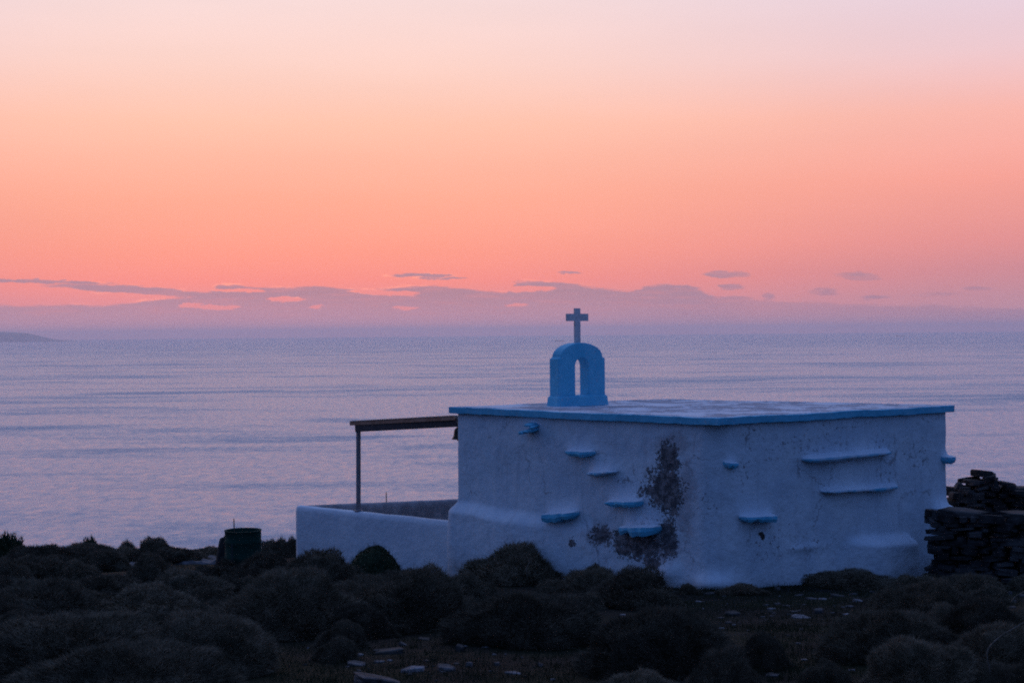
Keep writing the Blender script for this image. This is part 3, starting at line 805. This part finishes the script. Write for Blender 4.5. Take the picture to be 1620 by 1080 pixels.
# ------------------------------------------------------------------ green drum with a rod
gp = onground(385, 904); gd = gp.y
tw = 57 / FPX * gd / 2
tz = at(385, 838, gd).z
dr = tag(empty('oil_drum', gp), 'dark green open metal drum standing among the bushes', 'drum')
bm = bmesh.new(); hD = tz - gp.z + .1
prf = [(tw * .96, -.1), (tw, -.08)]
for z in (.0, .33 * hD, .66 * hD):
    if z: prf += [(tw, z - .03), (tw * 1.035, z), (tw, z + .03)]
prf += [(tw, hD - .13), (tw * 1.03, hD - .115), (tw * 1.03, hD - .10), (tw * .97, hD - .10), (tw * .97, hD - .14), (tw * .965, .05)]
lathe(bm, gp, prf, 40)
o = link('drum_shell', bm, M['tank'], dr, gp, smooth=False)
for f in o.data.polygons: f.use_smooth = len(f.vertices) == 4 and abs(f.normal.z) < .5
bm = bmesh.new(); a = at(367.5, 905, gd - tw - .03); bar(bm, a, Vector((a.x, a.y, tz - .25)), .035, .02, up=Vector((1, 0, 0))); link('strut', bm, M['steel'], dr, gp)
rod('iron_rod', 371, 820, 880, gd + .1, .014, 'thin iron rod rising out of the green drum', -1)
bpy.data.objects['iron_rod'].name

# ------------------------------------------------------------------ stones
def slab_bm(w, dpt, h, seed, bm=None, M4=None, flat=.85):
    """angular slate-like slab: irregular polygon, uneven top and chipped edge"""
    rng = random.Random(seed); bm = bm or bmesh.new(); N = rng.choice((6, 7, 8, 9))
    ang = sorted(2 * pi * (k + rng.uniform(-.3, .3)) / N for k in range(N)); lay = []
    rad = [rng.uniform(.62, 1.12) for _ in ang]
    tx, ty = rng.uniform(-.12, .12), rng.uniform(-.12, .12)
    for (sc_, z) in ((.95, -.5), (1.0, -.40), (1.0, .05), (.99, .38), (flat, .5)):
        ring = []
        for a, r_ in zip(ang, rad):
            sq = 1 / max(abs(cos(a)), abs(sin(a))) ** .55
            x = cos(a) * r_ * sq * w / 2 * sc_ * rng.uniform(.92, 1.06); y = sin(a) * r_ * sq * dpt / 2 * sc_ * rng.uniform(.96, 1.03)
            zz_ = z * h * (1 + rng.uniform(-.06, .06)) + (tx * x + ty * y) * (1 if z > 0 else .3) * min(1, h / .1)
            co = Vector((x, y, zz_)); ring.append(bm.verts.new(M4 @ co if M4 else co))
        lay.append(ring)
    for r0, r1 in zip(lay, lay[1:]):
        for k in range(N): bm.faces.new((r0[k], r0[(k + 1) % N], r1[(k + 1) % N], r1[k]))
    bm.faces.new(lay[0][::-1]); bm.faces.new(lay[-1])
    return bm
def drystone(name, label, x0y0, x1y1, th, ztop, zbot, seed, caps, rowh=(.06, .13), long_=(.12, .62), open_=.012):
    """wall of stacked slabs along a line; ztop(s) gives the height of the top, s in metres"""
    a, b = Vector(x0y0), Vector(x1y1); L_ = (b - a).length; t_ = (b - a).normalized(); nn = Vector((t_.y, -t_.x)); rng = random.Random(seed)
    bm = bmesh.new(); yaw = atan2(t_.y, t_.x)
    for sidek in (0, 1):
        z = zbot
        while z < 4:
            h = rng.uniform(*rowh); s = rng.uniform(-.3, 0); any_ = False
            while s < L_:
                w = rng.uniform(*long_); m_ = s + w / 2
                if z + h * .6 < ztop(m_):
                    any_ = True
                    c = a + t_ * m_ + nn * ((.5 - sidek) * th * .55 + rng.uniform(-.07, .07)); h_ = h * rng.choice((.6, .9, 1.1, 1.35))
                    Mx = Matrix.Translation((c.x, c.y, z + h / 2)) @ Matrix.Rotation(yaw + rng.uniform(-.3, .3), 4, 'Z') @ Matrix.Rotation(rng.gauss(0, .09), 4, 'Y') @ Matrix.Rotation(rng.gauss(0, .08), 4, 'X')
                    slab_bm(w - open_ * 1.0 + .03, th * .62 + rng.uniform(-.05, .08), h_, rng.random(), bm, Mx, .96)
                s += w
            z += h * .96
            if not any_: break
    for (s, off_, z, w, dpt, h, ry) in caps:
        c = a + t_ * s + nn * off_
        slab_bm(w, dpt, h, rng.random(), bm, Matrix.Translation((c.x, c.y, z)) @ Matrix.Rotation(yaw + rng.uniform(-.2, .2), 4, 'Z') @ Matrix.Rotation(ry, 4, 'Y'))
    bmesh.ops.recalc_face_normals(bm, faces=bm.faces)
    org_ = Vector((a.x, a.y, zbot)); o = link(name, bm, M['darkstone'], None, org_)
    return tag(o, label, 'stone wall')
# lower wall: starts against the right corner of the chapel, runs right and slightly towards the camera
A_ = at(1484, 900, 28.0); B_ = at(1760, 900, 27.0)
def ztl(s): return at(1484, 812, 28.0).z + .03 * mn.noise(Vector((s * 2, 1, 1))) - .015 * s
zc0 = at(1520, 808, 28).z
drystone('dry_stone_wall', 'dark dry stone wall running right from the lower right corner of the chapel', (A_.x, A_.y), (B_.x, B_.y), .7, ztl, ground(A_.x, A_.y) - .35, 31,
         [(.42, .12, zc0 + .0, .98, .62, .13, .02), (1.5, .1, zc0 - .01, 1.0, .6, .11, .05), (2.6, .1, zc0 - .06, .9, .6, .11, -.02)])
A2 = at(1496, 800, 31.2); B2 = at(1800, 800, 31.2)
PXM = 31.2 / FPX
tops = [(-5, 812), (1496, 800), (1512, 768), (1524, 766), (1526, 756), (1560, 752), (1572, 762), (1590, 768), (1618, 772), (1700, 776), (1900, 785)]
def zt2(s):
    px = 1496 + s / PXM
    for (a, b), (c, d_) in zip(tops, tops[1:]):
        if a <= px <= c: y_ = b + (d_ - b) * (px - a) / (c - a)
    return at(px, y_, 31.2).z - .0
sx_ = lambda px: (px - 1496) * PXM
zz2 = lambda px, py: at(px, py, 31.2).z
drystone('dry_stone_wall', 'ragged heap of dark slabs, a half collapsed dry stone wall seen against the sea at the right', (A2.x, A2.y), (B2.x, B2.y), .75, zt2, -.9, 77,
         [(sx_(1552), .1, zz2(1550, 748), .46, .42, .13, .05), (sx_(1540), .1, zz2(1540, 760), .62, .5, .07, -.05), (sx_(1588), .1, zz2(1585, 764), .5, .45, .08, .12), (sx_(1516), .1, zz2(1513, 772), .22, .3, .2, -.9),
          (sx_(1620), .05, zz2(1620, 772), .7, .5, .07, .03), (sx_(1565), .1, zz2(1565, 755), .3, .4, .05, .1)], (.06, .13), (.22, .6))

# the rest of the stones: every one an object of its own
def stone(px, py, wpx, hpx, matn, label, group=None, seed=0, dratio=.7, rz_=None, tilt=0.0, name='stone', cat='stone'):
    p = onground(px, py + hpx * .4); ppm = FPX / p.y; rng = random.Random(seed * 13 + int(px) * 7 + int(py))
    w = wpx / ppm * (.85 if wpx > 14 else 1); h = max(.02, hpx / ppm * (.62 if w > .12 else .5)); bm = slab_bm(w, w * dratio, h, rng.random(), flat=.8)
    bmesh.ops.rotate(bm, verts=bm.verts, cent=(0, 0, 0), matrix=Matrix.Rotation(rng.uniform(-.15, .15), 3, 'X') @ Matrix.Rotation(tilt + rng.uniform(-.1, .1), 3, 'Y'))
    bmesh.ops.recalc_face_normals(bm, faces=bm.faces)
    o = link(name, bm, M[matn]); o.location = p + Vector((0, 0, h * .12)); o.rotation_euler.z = rng.uniform(-.5, .5) if rz_ is None else rz_
    return tag(o, label, cat, group)
S1 = 'loose stones in the clearing at the bottom of the picture'; S2 = 'loose stones on the grass before the chapel wall'
NAMED = [
 (137, 964, 22, 13, 'pale', 'white painted stone showing between the bushes at the left', None, .2),
 (11, 1003, 18, 12, 'pale', 'pale rounded stone at the far left edge beside a bush', None, 0),
 (158, 916, 18, 6, 'stone', 'small flat pale stone below the long rock outcrop', None, 0),
 (10, 918, 26, 8, 'stone', 'flat grey stone at the left edge of the picture', None, 0),
 (563, 1033, 38, 10, 'pale', 'pale flat stone with a peaked top, left end of the clearing', S1, .1),
 (562, 1047, 42, 14, 'stone', 'thick grey slab under the peaked pale stone', S1, 0),
 (600, 1070, 100, 24, 'stone', 'largest long flat slab at the bottom of the clearing', S1, .06),
 (655, 1054, 54, 18, 'pale', 'blotchy bluish white stone in the middle of the clearing', S1, 0),
 (706, 1052, 44, 20, 'stone', 'smooth grey boulder beside the blotchy white stone', S1, 0),
 (742, 1045, 18, 22, 'stone', 'upright jagged pinkish stone at the centre of the clearing', S1, .2),
 (728, 1020, 22, 24, 'darkstone', 'dark pointed stone standing in the shade of the clearing', S1, .2),
 (786, 1046, 12, 16, 'stone', 'small upright stone right of the jagged one', S1, 0),
 (814, 1063, 34, 6, 'pale', 'thin pale slab lying flat at the right of the clearing', S1, 0),
 (638, 1016, 18, 12, 'stone', 'leaning grey stone behind the blotchy white one', S1, .5),
 (616, 1026, 62, 18, 'darkstone', 'broad dark slab behind the pale stones of the clearing', S1, 0),
 (855, 1048, 12, 15, 'stone', 'little pointed stone near the big bush right of the clearing', S1, .3),
 (600, 1044, 22, 10, 'stone', 'small round grey stone between the slabs of the clearing', S1, 0),
 (672, 1009, 30, 8, 'darkstone', 'low dark stone at the foot of the wide bush', S1, 0),
 (985, 971, 16, 5, 'pale', 'thin pale flake between two bushes below the peeling plaster', None, 0),
 (955, 986, 9, 5, 'stone', 'tiny pale stone just right of the central bush', None, 0),
 (1230, 928, 12, 16, 'stone', 'small upright stone leaning at the foot of the chapel wall', S2, .3),
 (1127, 927, 40, 9, 'darkstone', 'dark flat rock against the foot of the chapel wall', S2, 0),
 (1268, 974, 38, 8, 'pale', 'long thin slab with a bright edge in the grass', S2, .08),
 (1294, 963, 22, 16, 'stone', 'lumpy blotched stone behind the bright edged slab', S2, .1),
 (1283, 945, 24, 7, 'stone', 'flat stone with one pale side, nearest the wall bush', S2, 0),
 (1302, 946, 18, 6, 'pale', 'pale oval flat stone next to the wall bush', S2, 0),
 (1358, 948, 20, 8, 'pale', 'whitish rough stone right of the grassy strip', S2, 0),
 (1392, 939, 22, 12, 'stone', 'rounded bluish stone at the right end of the grassy strip', S2, 0),
 (1351, 938, 16, 6, 'stone', 'small bluish slab below the wall bush', S2, 0),
 (1325, 940, 26, 8, 'darkstone', 'dull slate coloured slab below the wall bush', S2, 0),
 (1220, 961, 18, 6, 'pale', 'small white flake in the middle of the grassy strip', S2, 0),
 (1230, 953, 12, 8, 'stone', 'knobbly small stone behind the white flake', S2, 0),
 (1212, 955, 12, 7, 'stone', 'small bluish stone left of the white flake', S2, 0),
 (1158, 967, 32, 14, 'darkstone', 'dark block casting a shadow at the left of the grassy strip', S2, 0),
 (1140, 976, 14, 4, 'stone', 'thin flake left of the dark block', S2, 0),
 (1105, 950, 14, 4, 'pale', 'thin bright flake at the left end of the grassy strip', S2, .1),
 (1263, 940, 18, 4, 'stone', 'narrow tilted flake in front of the leaning stone', S2, -.15),
 (1337, 970, 12, 4, 'pale', 'narrow pale flake low on the right of the grass', S2, -.2),
 (1245, 957, 14, 5, 'stone', 'small grey slab beside the knobbly stone', S2, 0),
 (1255, 966, 14, 4, 'stone', 'small brownish slab touching the bright edged slab', S2, 0),
 (1345, 957, 14, 9, 'stone', 'dull round stone under the whitish rough stone', S2, 0),
 (1122, 937, 24, 8, 'darkstone', 'bluish dark slab below the flat rock at the wall', S2, 0),
 (1348, 1058, 14, 6, 'pale', 'pale flake beside the small round bush at the bottom', None, 0),
 (1272, 1042, 14, 5, 'pale', 'pale chip in the gap between the lower right bushes', None, 0),
 (1262, 1015, 10, 8, 'stone', 'small grey stones pair, left one, in the lower grass gap', None, 0),
 (1222, 1066, 30, 10, 'stone', 'dull grey stone at the bottom below the grass gap', None, 0),
]
for i, (px, py, w, h, mt, lb, gp_, tl) in enumerate(NAMED):
    stone(px, py, w, h, mt, lb, gp_, i, .7, None, tl)
rng = random.Random(99)
for i in range(70):
    px = rng.uniform(1090, 1400); py = rng.uniform(932, 992) + rng.uniform(0, 20) * (1 if px < 1300 else 0)
    if px > 1330 and py > 975: continue
    w = 3 + 9 * rng.random() ** 2.5
    stone(px, py, w, w * rng.uniform(.3, .7), rng.choice(('stone', 'stone', 'darkstone', 'stone', 'darkstone', 'pale')), 'small stone chip scattered in the grass before the chapel wall', 'stone chips before the chapel wall', 300 + i, name='stone_chip')
for i in range(40):
    px = rng.uniform(450, 900); py = rng.uniform(1016, 1078)
    w = 3 + 11 * rng.random() ** 2.5
    stone(px, py, w, w * rng.uniform(.3, .7), rng.choice(('stone', 'stone', 'darkstone', 'stone', 'darkstone', 'pale')), 'small stone chip lying in the clearing at the bottom', 'stone chips in the bottom clearing', 400 + i, name='stone_chip')
for i, (px, py, w, h, mt) in enumerate([(1606, 893, 40, 16, 'stone'), (1614, 908, 26, 12, 'darkstone'), (1598, 935, 12, 12, 'stone'), (1606, 925, 12, 9, 'stone'), (1612, 915, 14, 8, 'stone'), (1603, 948, 14, 12, 'stone'), (1616, 940, 16, 10, 'stone'), (1552, 909, 10, 7, 'stone'), (1602, 958, 12, 8, 'darkstone')]):
    lbs = ['pale capped stone on the heap at the right edge', 'dark stone under the pale capped one at the right edge', 'small light stone low in the right edge heap', 'small stone in the middle of the right edge heap', 'flat chip under the dark stone at the right edge',
           'knobbly light stone at the foot of the right edge heap', 'stone cut by the right edge of the picture', 'lone small stone before the dark dry stone wall', 'dark stone lowest in the right edge heap']
    stone(px, py, w, h, mt, lbs[i], 'stones of the heap at the right edge' if i != 7 else None, 500 + i)

# rock outcrops
def outcrop(name, label, px0, px1, py, hpx, dpt, seed, top=(0, 0)):
    a = onground(px0, py + hpx); b = onground(px1, py + hpx + top[1]); b.y = a.y + (b.y - a.y) * .5
    N, Mr = 60, 16; bm = bmesh.new(); rows = []
    for j in range(Mr + 1):
        row = []
        for i in range(N + 1):
            s, r_ = i / N, j / Mr
            p = a.lerp(b, s) + Vector((0, (r_ - .15) * dpt, 0)); g_ = ground(p.x, p.y)
            e = (min(1, s * 6, (1 - s) * 6)) ** .5 * (1 if 0 < r_ < 1 else 0)
            h = hpx / (FPX / p.y) * 1.25
            st_ = math.floor((r_ * 3 + .5 * mn.noise(Vector((s * 5, seed, 0)))) ) / 3
            zz_ = g_ - .08 + e * h * (.45 + .35 * st_ + .45 * mn.noise(Vector((s * 6, r_ * 1.5, seed))) + .2 * mn.noise(Vector((s * 22, r_ * 6, seed))))
            row.append(bm.verts.new((p.x, p.y, zz_)))
        rows.append(row)
    for r0, r1 in zip(rows, rows[1:]):
        for i in range(N): bm.faces.new((r0[i], r0[i + 1], r1[i + 1], r1[i]))
    bmesh.ops.recalc_face_normals(bm, faces=bm.faces)
    o = link(name, bm, M['outcrop'], None, a); return tag(o, label, 'rock')
outcrop('rock_outcrop', 'long low pale rock ledge left of the round bush on the left', 104, 216, 889, 10, 1.5, 3.1)
outcrop('rock_outcrop', 'low rock ledge running from the bush to the green drum', 252, 405, 880, 12, 1.8, 8.4)

bl = at(359, 885, gd + .45); bl.z = ground(bl.x, bl.y); hb2 = at(359, 844, gd + .45).z - bl.z
bm = bmesh.new(); bmesh.ops.create_icosphere(bm, subdivisions=4, radius=1)
for v in bm.verts:
    c = v.co.copy(); k = 1 + .16 * mn.noise(c * 1.7 + Vector((1, 7, 2))) + .06 * mn.noise(c * 5)
    v.co = Vector((c.x * .26 * k, c.y * .3 * k, max(-.1, c.z) * hb2 * k))
tag(link('boulder', bm, M['boulder'], None), 'small dark rock leaning behind the left side of the green drum', 'boulder').location = bl

# ------------------------------------------------------------------ bushes
def bush_mesh(seed, blades, blen=.075, bw=.006, lump=.09, core=.90):
    """dense cushion of fine stems: radius ~1, height ~1 (scaled per bush)"""
    rng = random.Random(seed); o3 = Vector((seed * 3.7, seed * 1.3, 0))
    def rad(c):
        q = c + o3
        return 1 + lump * mn.noise(q * 1.4) * 1.5 + lump * .8 * mn.noise(q * 3.2) + .05 * mn.noise(q * 8) - .0
    verts, faces = [], []
    NU, NVv = 48, 18
    for j in range(NVv + 1):
        th = (pi / 2 + .35) * j / NVv
        for i in range(NU):
            ph = 2 * pi * i / NU; c = Vector((sin(th) * cos(ph), sin(th) * sin(ph), cos(th))); k = rad(c) * core
            verts.append((c.x * k, c.y * k, c.z * k))
    for j in range(NVv):
        for i in range(NU):
            a = j * NU + i; b = j * NU + (i + 1) % NU; faces.append((a, a + NU, b + NU, b))
    for _ in range(blades):
        z = rng.uniform(-.12, 1); ph = rng.uniform(0, 2 * pi); r_ = sqrt(max(0, 1 - z * z)); c = Vector((r_ * cos(ph), r_ * sin(ph), z))
        k = rad(c); p = c * k * rng.uniform(core - .02, .97)
        dr_ = (c + Vector((rng.gauss(0, .5), rng.gauss(0, .5), rng.gauss(.25, .4)))).normalized(); ln = blen * rng.uniform(.4, 1.25) * (1 + .5 * mn.noise(c * 6 + o3))
        sd = dr_.cross(Vector((rng.uniform(-1, 1), rng.uniform(-1, 1), rng.uniform(-1, 1)))).normalized() * bw * rng.uniform(.6, 1.4)
        i0 = len(verts); verts += [tuple(p - sd), tuple(p + sd), tuple(p + dr_ * ln)]; faces.append((i0, i0 + 1, i0 + 2))
    for _ in range(240 if blades > 5000 else 0):        # longer bare sprigs breaking the outline
        z = rng.uniform(0, 1); ph = rng.uniform(0, 2 * pi); r_ = sqrt(max(0, 1 - z * z)); c = Vector((r_ * cos(ph), r_ * sin(ph), z)); p = c * rad(c) * .96
        dr_ = (c + Vector((rng.gauss(0, .4), rng.gauss(0, .4), rng.gauss(.3, .3)))).normalized()
        for q in range(rng.choice((3, 5, 7))):
            d2 = (dr_ + Vector((rng.gauss(0, .25), rng.gauss(0, .25), rng.gauss(0, .25)))).normalized(); ln = rng.uniform(.08, .23)
            sd = d2.cross(Vector((rng.uniform(-1, 1), rng.uniform(-1, 1), rng.uniform(-1, 1)))).normalized() * bw * .8
            i0 = len(verts); verts += [tuple(p - sd), tuple(p + sd), tuple(p + d2 * ln)]; faces.append((i0, i0 + 1, i0 + 2))
    me = bpy.data.meshes.new('thorn_bush'); me.from_pydata(verts, [], faces); me.materials.append(M['bush']); return me
NEAR = [bush_mesh(s, 60000, .10, .0040, .17, .89) for s in (1, 2, 3, 4)]
FAR = [bush_mesh(s, 20000, .13, .007, .21, .87) for s in (11, 12, 13, 14, 15)]
LEAFY = bush_mesh(21, 2600, .17, .028, .35)
LEAFY.materials[0] = M['leafy']
bn = 0
def bush(cx, ytop, wpx, ybase, label, mesh=None, sy=.9, sink=.0, group='thorny cushion bushes on the hillside', name='thorn_bush'):
    global bn
    p = onground(cx, ybase); dd = p.y; rad = wpx / 2 / FPX * dd
    pc = Vector((p.x, p.y + rad * sy * .75, 0)); pc.x = at(cx, ybase, pc.y).x; pc.z = ground(pc.x, pc.y)
    topz = at(cx, ytop, pc.y).z; hh = max(.12, (topz - pc.z) * (.92 if dd < 20 else .81 if dd < 31 else .93))
    rad = wpx / 2 / FPX * pc.y * 1.06
    me = mesh or (NEAR if dd < 19 else FAR)[bn % (4 if dd < 19 else 5)]
    o = bpy.data.objects.new(name, me); COL.objects.link(o)
    o.location = pc - Vector((0, 0, .05)); o.scale = (rad, rad * sy, hh + .05); o.rotation_euler.z = bn * 2.39
    bn += 1
    return tag(o, label, 'bush', group)
BUSH = [
 (205, 1002, 340, 1120, 'huge rounded bush cut by the bottom edge at the lower left'), (105, 974, 360, 1075, 'wide low bush behind the huge one at the lower left'),
 (325, 972, 240, 1072, 'broad bush with a steep right side next to the clearing'), (8, 948, 80, 1012, 'bush cut by the left edge, halfway up the slope'),
 (72, 912, 165, 990, 'big round bush above the wide low one at the left'), (238, 922, 190, 985, 'wide bush just right of the white painted stone'),
 (455, 908, 255, 1012, 'very large dome bush left of centre'), (640, 900, 250, 1000, 'wide bush under the low wall, behind the stony clearing'),
 (828, 922, 240, 1024, 'large round bush in the centre foreground'), (1055, 962, 262, 1072, 'big bush in the foreground below the peeling plaster'),
 (822, 857, 180, 925, 'tall domed bush against the chapel wall left of the peeling plaster'), (1000, 898, 150, 962, 'rounded bush against the chapel wall under the peeling plaster'),
 (930, 892, 100, 950, 'middle bush linking the two wall bushes'), (942, 886, 50, 930, 'small bush tuft touching the wall between two larger ones'),
 (1345, 900, 138, 932, 'low spreading bush against the right part of the chapel wall'), (1462, 922, 190, 1000, 'tall bush in front of the dry stone wall'),
 (1400, 950, 210, 1050, 'large dark bush right of the grassy strip'), (1560, 945, 170, 1030, 'dark bush near the right edge below the stone heap'),
 (1590, 990, 230, 1085, 'big bush in the lower right corner'), (1460, 1010, 220, 1100, 'bush at the bottom between the lower right bushes'),
 (1310, 1040, 84, 1090, 'small round bush at the bottom right of centre'), (1205, 1004, 90, 1060, 'middling bush beside the lower grass gap'),
 (1150, 1030, 130, 1110, 'bush at the bottom edge right of the big foreground bush'), (1000, 1068, 200, 1130, 'top of a bush peeping over the bottom edge near the centre'),
 (708, 887, 46, 912, 'tiny brownish bush at the foot of the low wall by the chapel'), (575, 905, 130, 960, 'bush right below the dark boulder'),
 (502, 866, 150, 935, 'wide bush hiding the foot of the low wall'), (415, 872, 90, 915, 'bush just right of the green drum'),
 (436, 850, 70, 880, 'low bush on the skyline between drum and low wall'), (468, 847, 44, 880, 'bush tucked against the left end of the low wall'),
 (236, 871, 84, 925, 'round bush dividing the two rock ledges'), (247, 853, 78, 890, 'domed bush on the skyline above the rock ledges'),
 (322, 866, 110, 886, 'flat bush on the skyline left of the drum'), (135, 858, 110, 892, 'bush on the skyline left of the flat stretch'),
  (95, 862, 110, 900, 'broad low bush joining the two at the left of the skyline'), (200, 866, 90, 890, 'flat cushion on the skyline behind the long ledge'), (285, 868, 110, 892, 'flat cushion bush on the skyline behind the ledge by the drum'), (60, 860, 90, 900, 'bush on the skyline at the left, next to the leafy shrub'), (165, 868, 80, 905, 'low dark bush on the skyline above the long ledge'),
 (50, 872, 120, 925, 'round bush at the left below the skyline'), (10, 880, 80, 930, 'bush cut by the left edge below the leafy shrub'),
 (300, 900, 140, 945, 'low wide bush below the ledge by the drum'), (345, 890, 90, 925, 'small bush under the drum ledge'),
 (160, 905, 110, 940, 'low bush under the long ledge'), (400, 893, 80, 930, 'small low bush in front of the drum'), (120, 888, 70, 915, 'little bush at the left end of the long ledge'),
 (205, 862, 50, 885, 'small low bush on the skyline gap'), (1480, 905, 50, 925, 'small bush at the meeting of chapel and stone wall'), (1545, 900, 80, 950, 'dim bush at the foot of the dark stone wall'),
 (560, 955, 140, 1010, 'low bush between the very large dome and the clearing'), (740, 905, 90, 950, 'bush between the wide bush and the tall wall bush'),
 (1090, 925, 40, 940, 'tiny tuft bush at the wall beside the white mound'), (1180, 925, 90, 942, 'low scrub along the foot of the chapel wall'),
 (330, 925, 90, 958, 'small dull bush above the very large dome bush at its left'), (255, 900, 70, 925, 'low bush directly under the round bush between the ledges'), (1500, 960, 110, 1020, 'rounded bush in the middle of the lower right thicket'), (1610, 1040, 150, 1110, 'pale brushy bush in the bottom right corner'),
]
import time as _tm
for (cx, yt, w, yb, lb) in BUSH: bush(cx, yt, w, yb, lb)
ROUND = bush_mesh(31, 26000, .035, .006, .05, .96); ROUND.materials[0] = M['leafy']
bush(593, 852, 90, 918, 'dense dark round bush with a smooth outline in front of the low courtyard wall', ROUND, group=None, name='round_bush')
bush(14, 849, 56, 880, 'leafy dark shrub with upright leaves at the left end of the skyline', LEAFY, group=None, name='leafy_shrub')
bush(137, 856, 44, 885, 'spiky leafy sprig standing up from a skyline bush', LEAFY, group=None, name='leafy_shrub')

frng = random.Random(12)
taken = [(cx, yb - (yb - yt) * .3, w) for cx, yt, w, yb, lb in BUSH]
nf = 0
for (x0, x1, y0, y1, cnt, lb) in ((0, 560, 900, 1060, 46, 'low cushion bush filling a gap in the thick scrub left of the stony clearing'), (560, 760, 905, 985, 8, 'low cushion bush filling a gap below the courtyard wall'),
        (860, 1080, 930, 975, 8, 'low cushion bush filling a gap under the peeling plaster'), (1380, 1640, 930, 1070, 22, 'low cushion bush filling a gap in the lower right thicket')):
    k = 0
    while k < cnt:
        x = frng.uniform(x0, x1); y = frng.uniform(y0, y1); w = frng.uniform(55, 110) * (.5 + (y - 860) / 260)
        if 1070 < x < 1370: continue
        k += 1
        bush(x, y - w * .42, w, y + w * .05, lb, group='filler cushion bushes ' + lb[27:])
def bough(label, pts, dd, r0):
    P3 = [at(x, y, dd + k) for x, y, k in pts]; bm = bmesh.new(); N = []
    for i in range(len(P3) - 1):
        for j in range(6):
            t_ = j / 6; p0, p1, p2, p3 = P3[max(i - 1, 0)], P3[i], P3[i + 1], P3[min(i + 2, len(P3) - 1)]
            N.append(.5 * ((2 * p1) + (p2 - p0) * t_ + (2 * p0 - 5 * p1 + 4 * p2 - p3) * t_ ** 2 + (3 * p1 - p0 - 3 * p2 + p3) * t_ ** 3))
    N.append(P3[-1]); tube(bm, N, [r0 * (1 - .6 * i / len(N)) for i in range(len(N))], 6)
    tag(link('bare_branch', bm, M['twig'], None, N[0], smooth=True), label, 'branch')
bough('long bare branch curving up over the bush in the lower right corner', [(1568, 1085, 0), (1566, 1062, 0), (1562, 1030, 0), (1580, 1008, .1), (1606, 992, .2), (1630, 978, .3)], 12.0, .008)
bough('short pale twig against the tall domed wall bush', [(834, 912, 0), (833, 900, 0), (838, 888, .1), (841, 882, .1)], 23.6, .010)
bough('pale crooked twig sticking out at the right edge heap', [(1601, 952, 0), (1606, 944, 0), (1616, 938, 0), (1630, 930, .1)], 18.5, .014)

# grass in the open patches (nobody could count it)
rng = random.Random(4); verts, faces = [], []
def tuft(px, py, hs):
    p = onground(px, py)
    for _ in range(7):
        q = p + Vector((rng.gauss(0, .06), rng.gauss(0, .06), 0)); q.z = ground(q.x, q.y) - .01; h = hs * rng.uniform(.5, 1.3)
        ln = Vector((rng.gauss(0, .35), rng.gauss(0, .35), 1)).normalized() * h; sd = Vector((rng.uniform(-1, 1), rng.uniform(-1, 1), 0)).normalized() * .0035
        i0 = len(verts); verts.extend([tuple(q - sd), tuple(q + sd), tuple(q + ln)]); faces.append((i0, i0 + 1, i0 + 2))
for (x0, x1, y0, y1, nn_, hs) in ((430, 930, 1000, 1082, 1500, .06), (1060, 1420, 926, 1000, 1500, .07), (1180, 1360, 990, 1080, 700, .07), (100, 480, 880, 930, 700, .09), (1470, 1620, 905, 960, 300, .08), (640, 760, 885, 905, 250, .09), (1070, 1480, 916, 936, 500, .10)):
    for _ in range(nn_):
        tuft(rng.uniform(x0, x1), rng.uniform(y0, y1), hs)
me = bpy.data.meshes.new('grass'); me.from_pydata(verts, [], faces)
tag(mesh_obj('grass', me, M['grass']), 'short dark grass between the stones and bushes', 'grass', kind='stuff')

# ------------------------------------------------------------------ ships on the horizon
def ship(px, py, dd, L_, label, seed):
    v = ray(px, py); p = CAM + Vector((v.x, v.y, 0)) * dd; p.z = SEA_Z; rng = random.Random(seed)
    r_ = empty('cargo_ship', p); tag(r_, label, 'ship', 'distant ships on the horizon')
    bm = bmesh.new(); rows = []
    for i, (x, w) in enumerate(((-.5, .05), (-.47, .07), (-.2, .075), (.3, .075), (.44, .05), (.5, .004))):
        rows.append([bm.verts.new(p + Vector((x * L_, y * L_ * w, z))) for y, z in ((-.8, -2), (-1, 8 + (4 if i > 3 else 0)), (1, 8 + (4 if i > 3 else 0)), (.8, -2))])
    for a, b in zip(rows, rows[1:]):
        for k in range(4): bm.faces.new((a[k], a[(k + 1) % 4], b[(k + 1) % 4], b[k]))
    bm.faces.new(rows[0]); bm.faces.new(rows[-1][::-1]); bmesh.ops.recalc_face_normals(bm, faces=bm.faces)
    link('hull', bm, M['hull'], r_, p)
    bm = bmesh.new(); bar(bm, p + Vector((-.42 * L_, 0, 14)), p + Vector((-.30 * L_, 0, 14)), .12 * L_, 14); bar(bm, p + Vector((-.38 * L_, 0, 25)), p + Vector((-.35 * L_, 0, 25)), .03 * L_, 9)
    link('superstructure', bm, M['hull'], r_, p)
    bm = bmesh.new()
    for x in (-.2, -.05, .1, .25): bar(bm, p + Vector((x * L_, 0, 11)), p + Vector(((x + .12) * L_, 0, 11)), .11 * L_, 5)
    link('deck_cargo', bm, M['hull'], r_, p)
ship(885, 531, 24000, 150, 'faint long cargo ship on the horizon left of the cross', 1)
ship(1425, 523, 30000, 190, 'faint cargo ship on the horizon far to the right of the cross', 2)
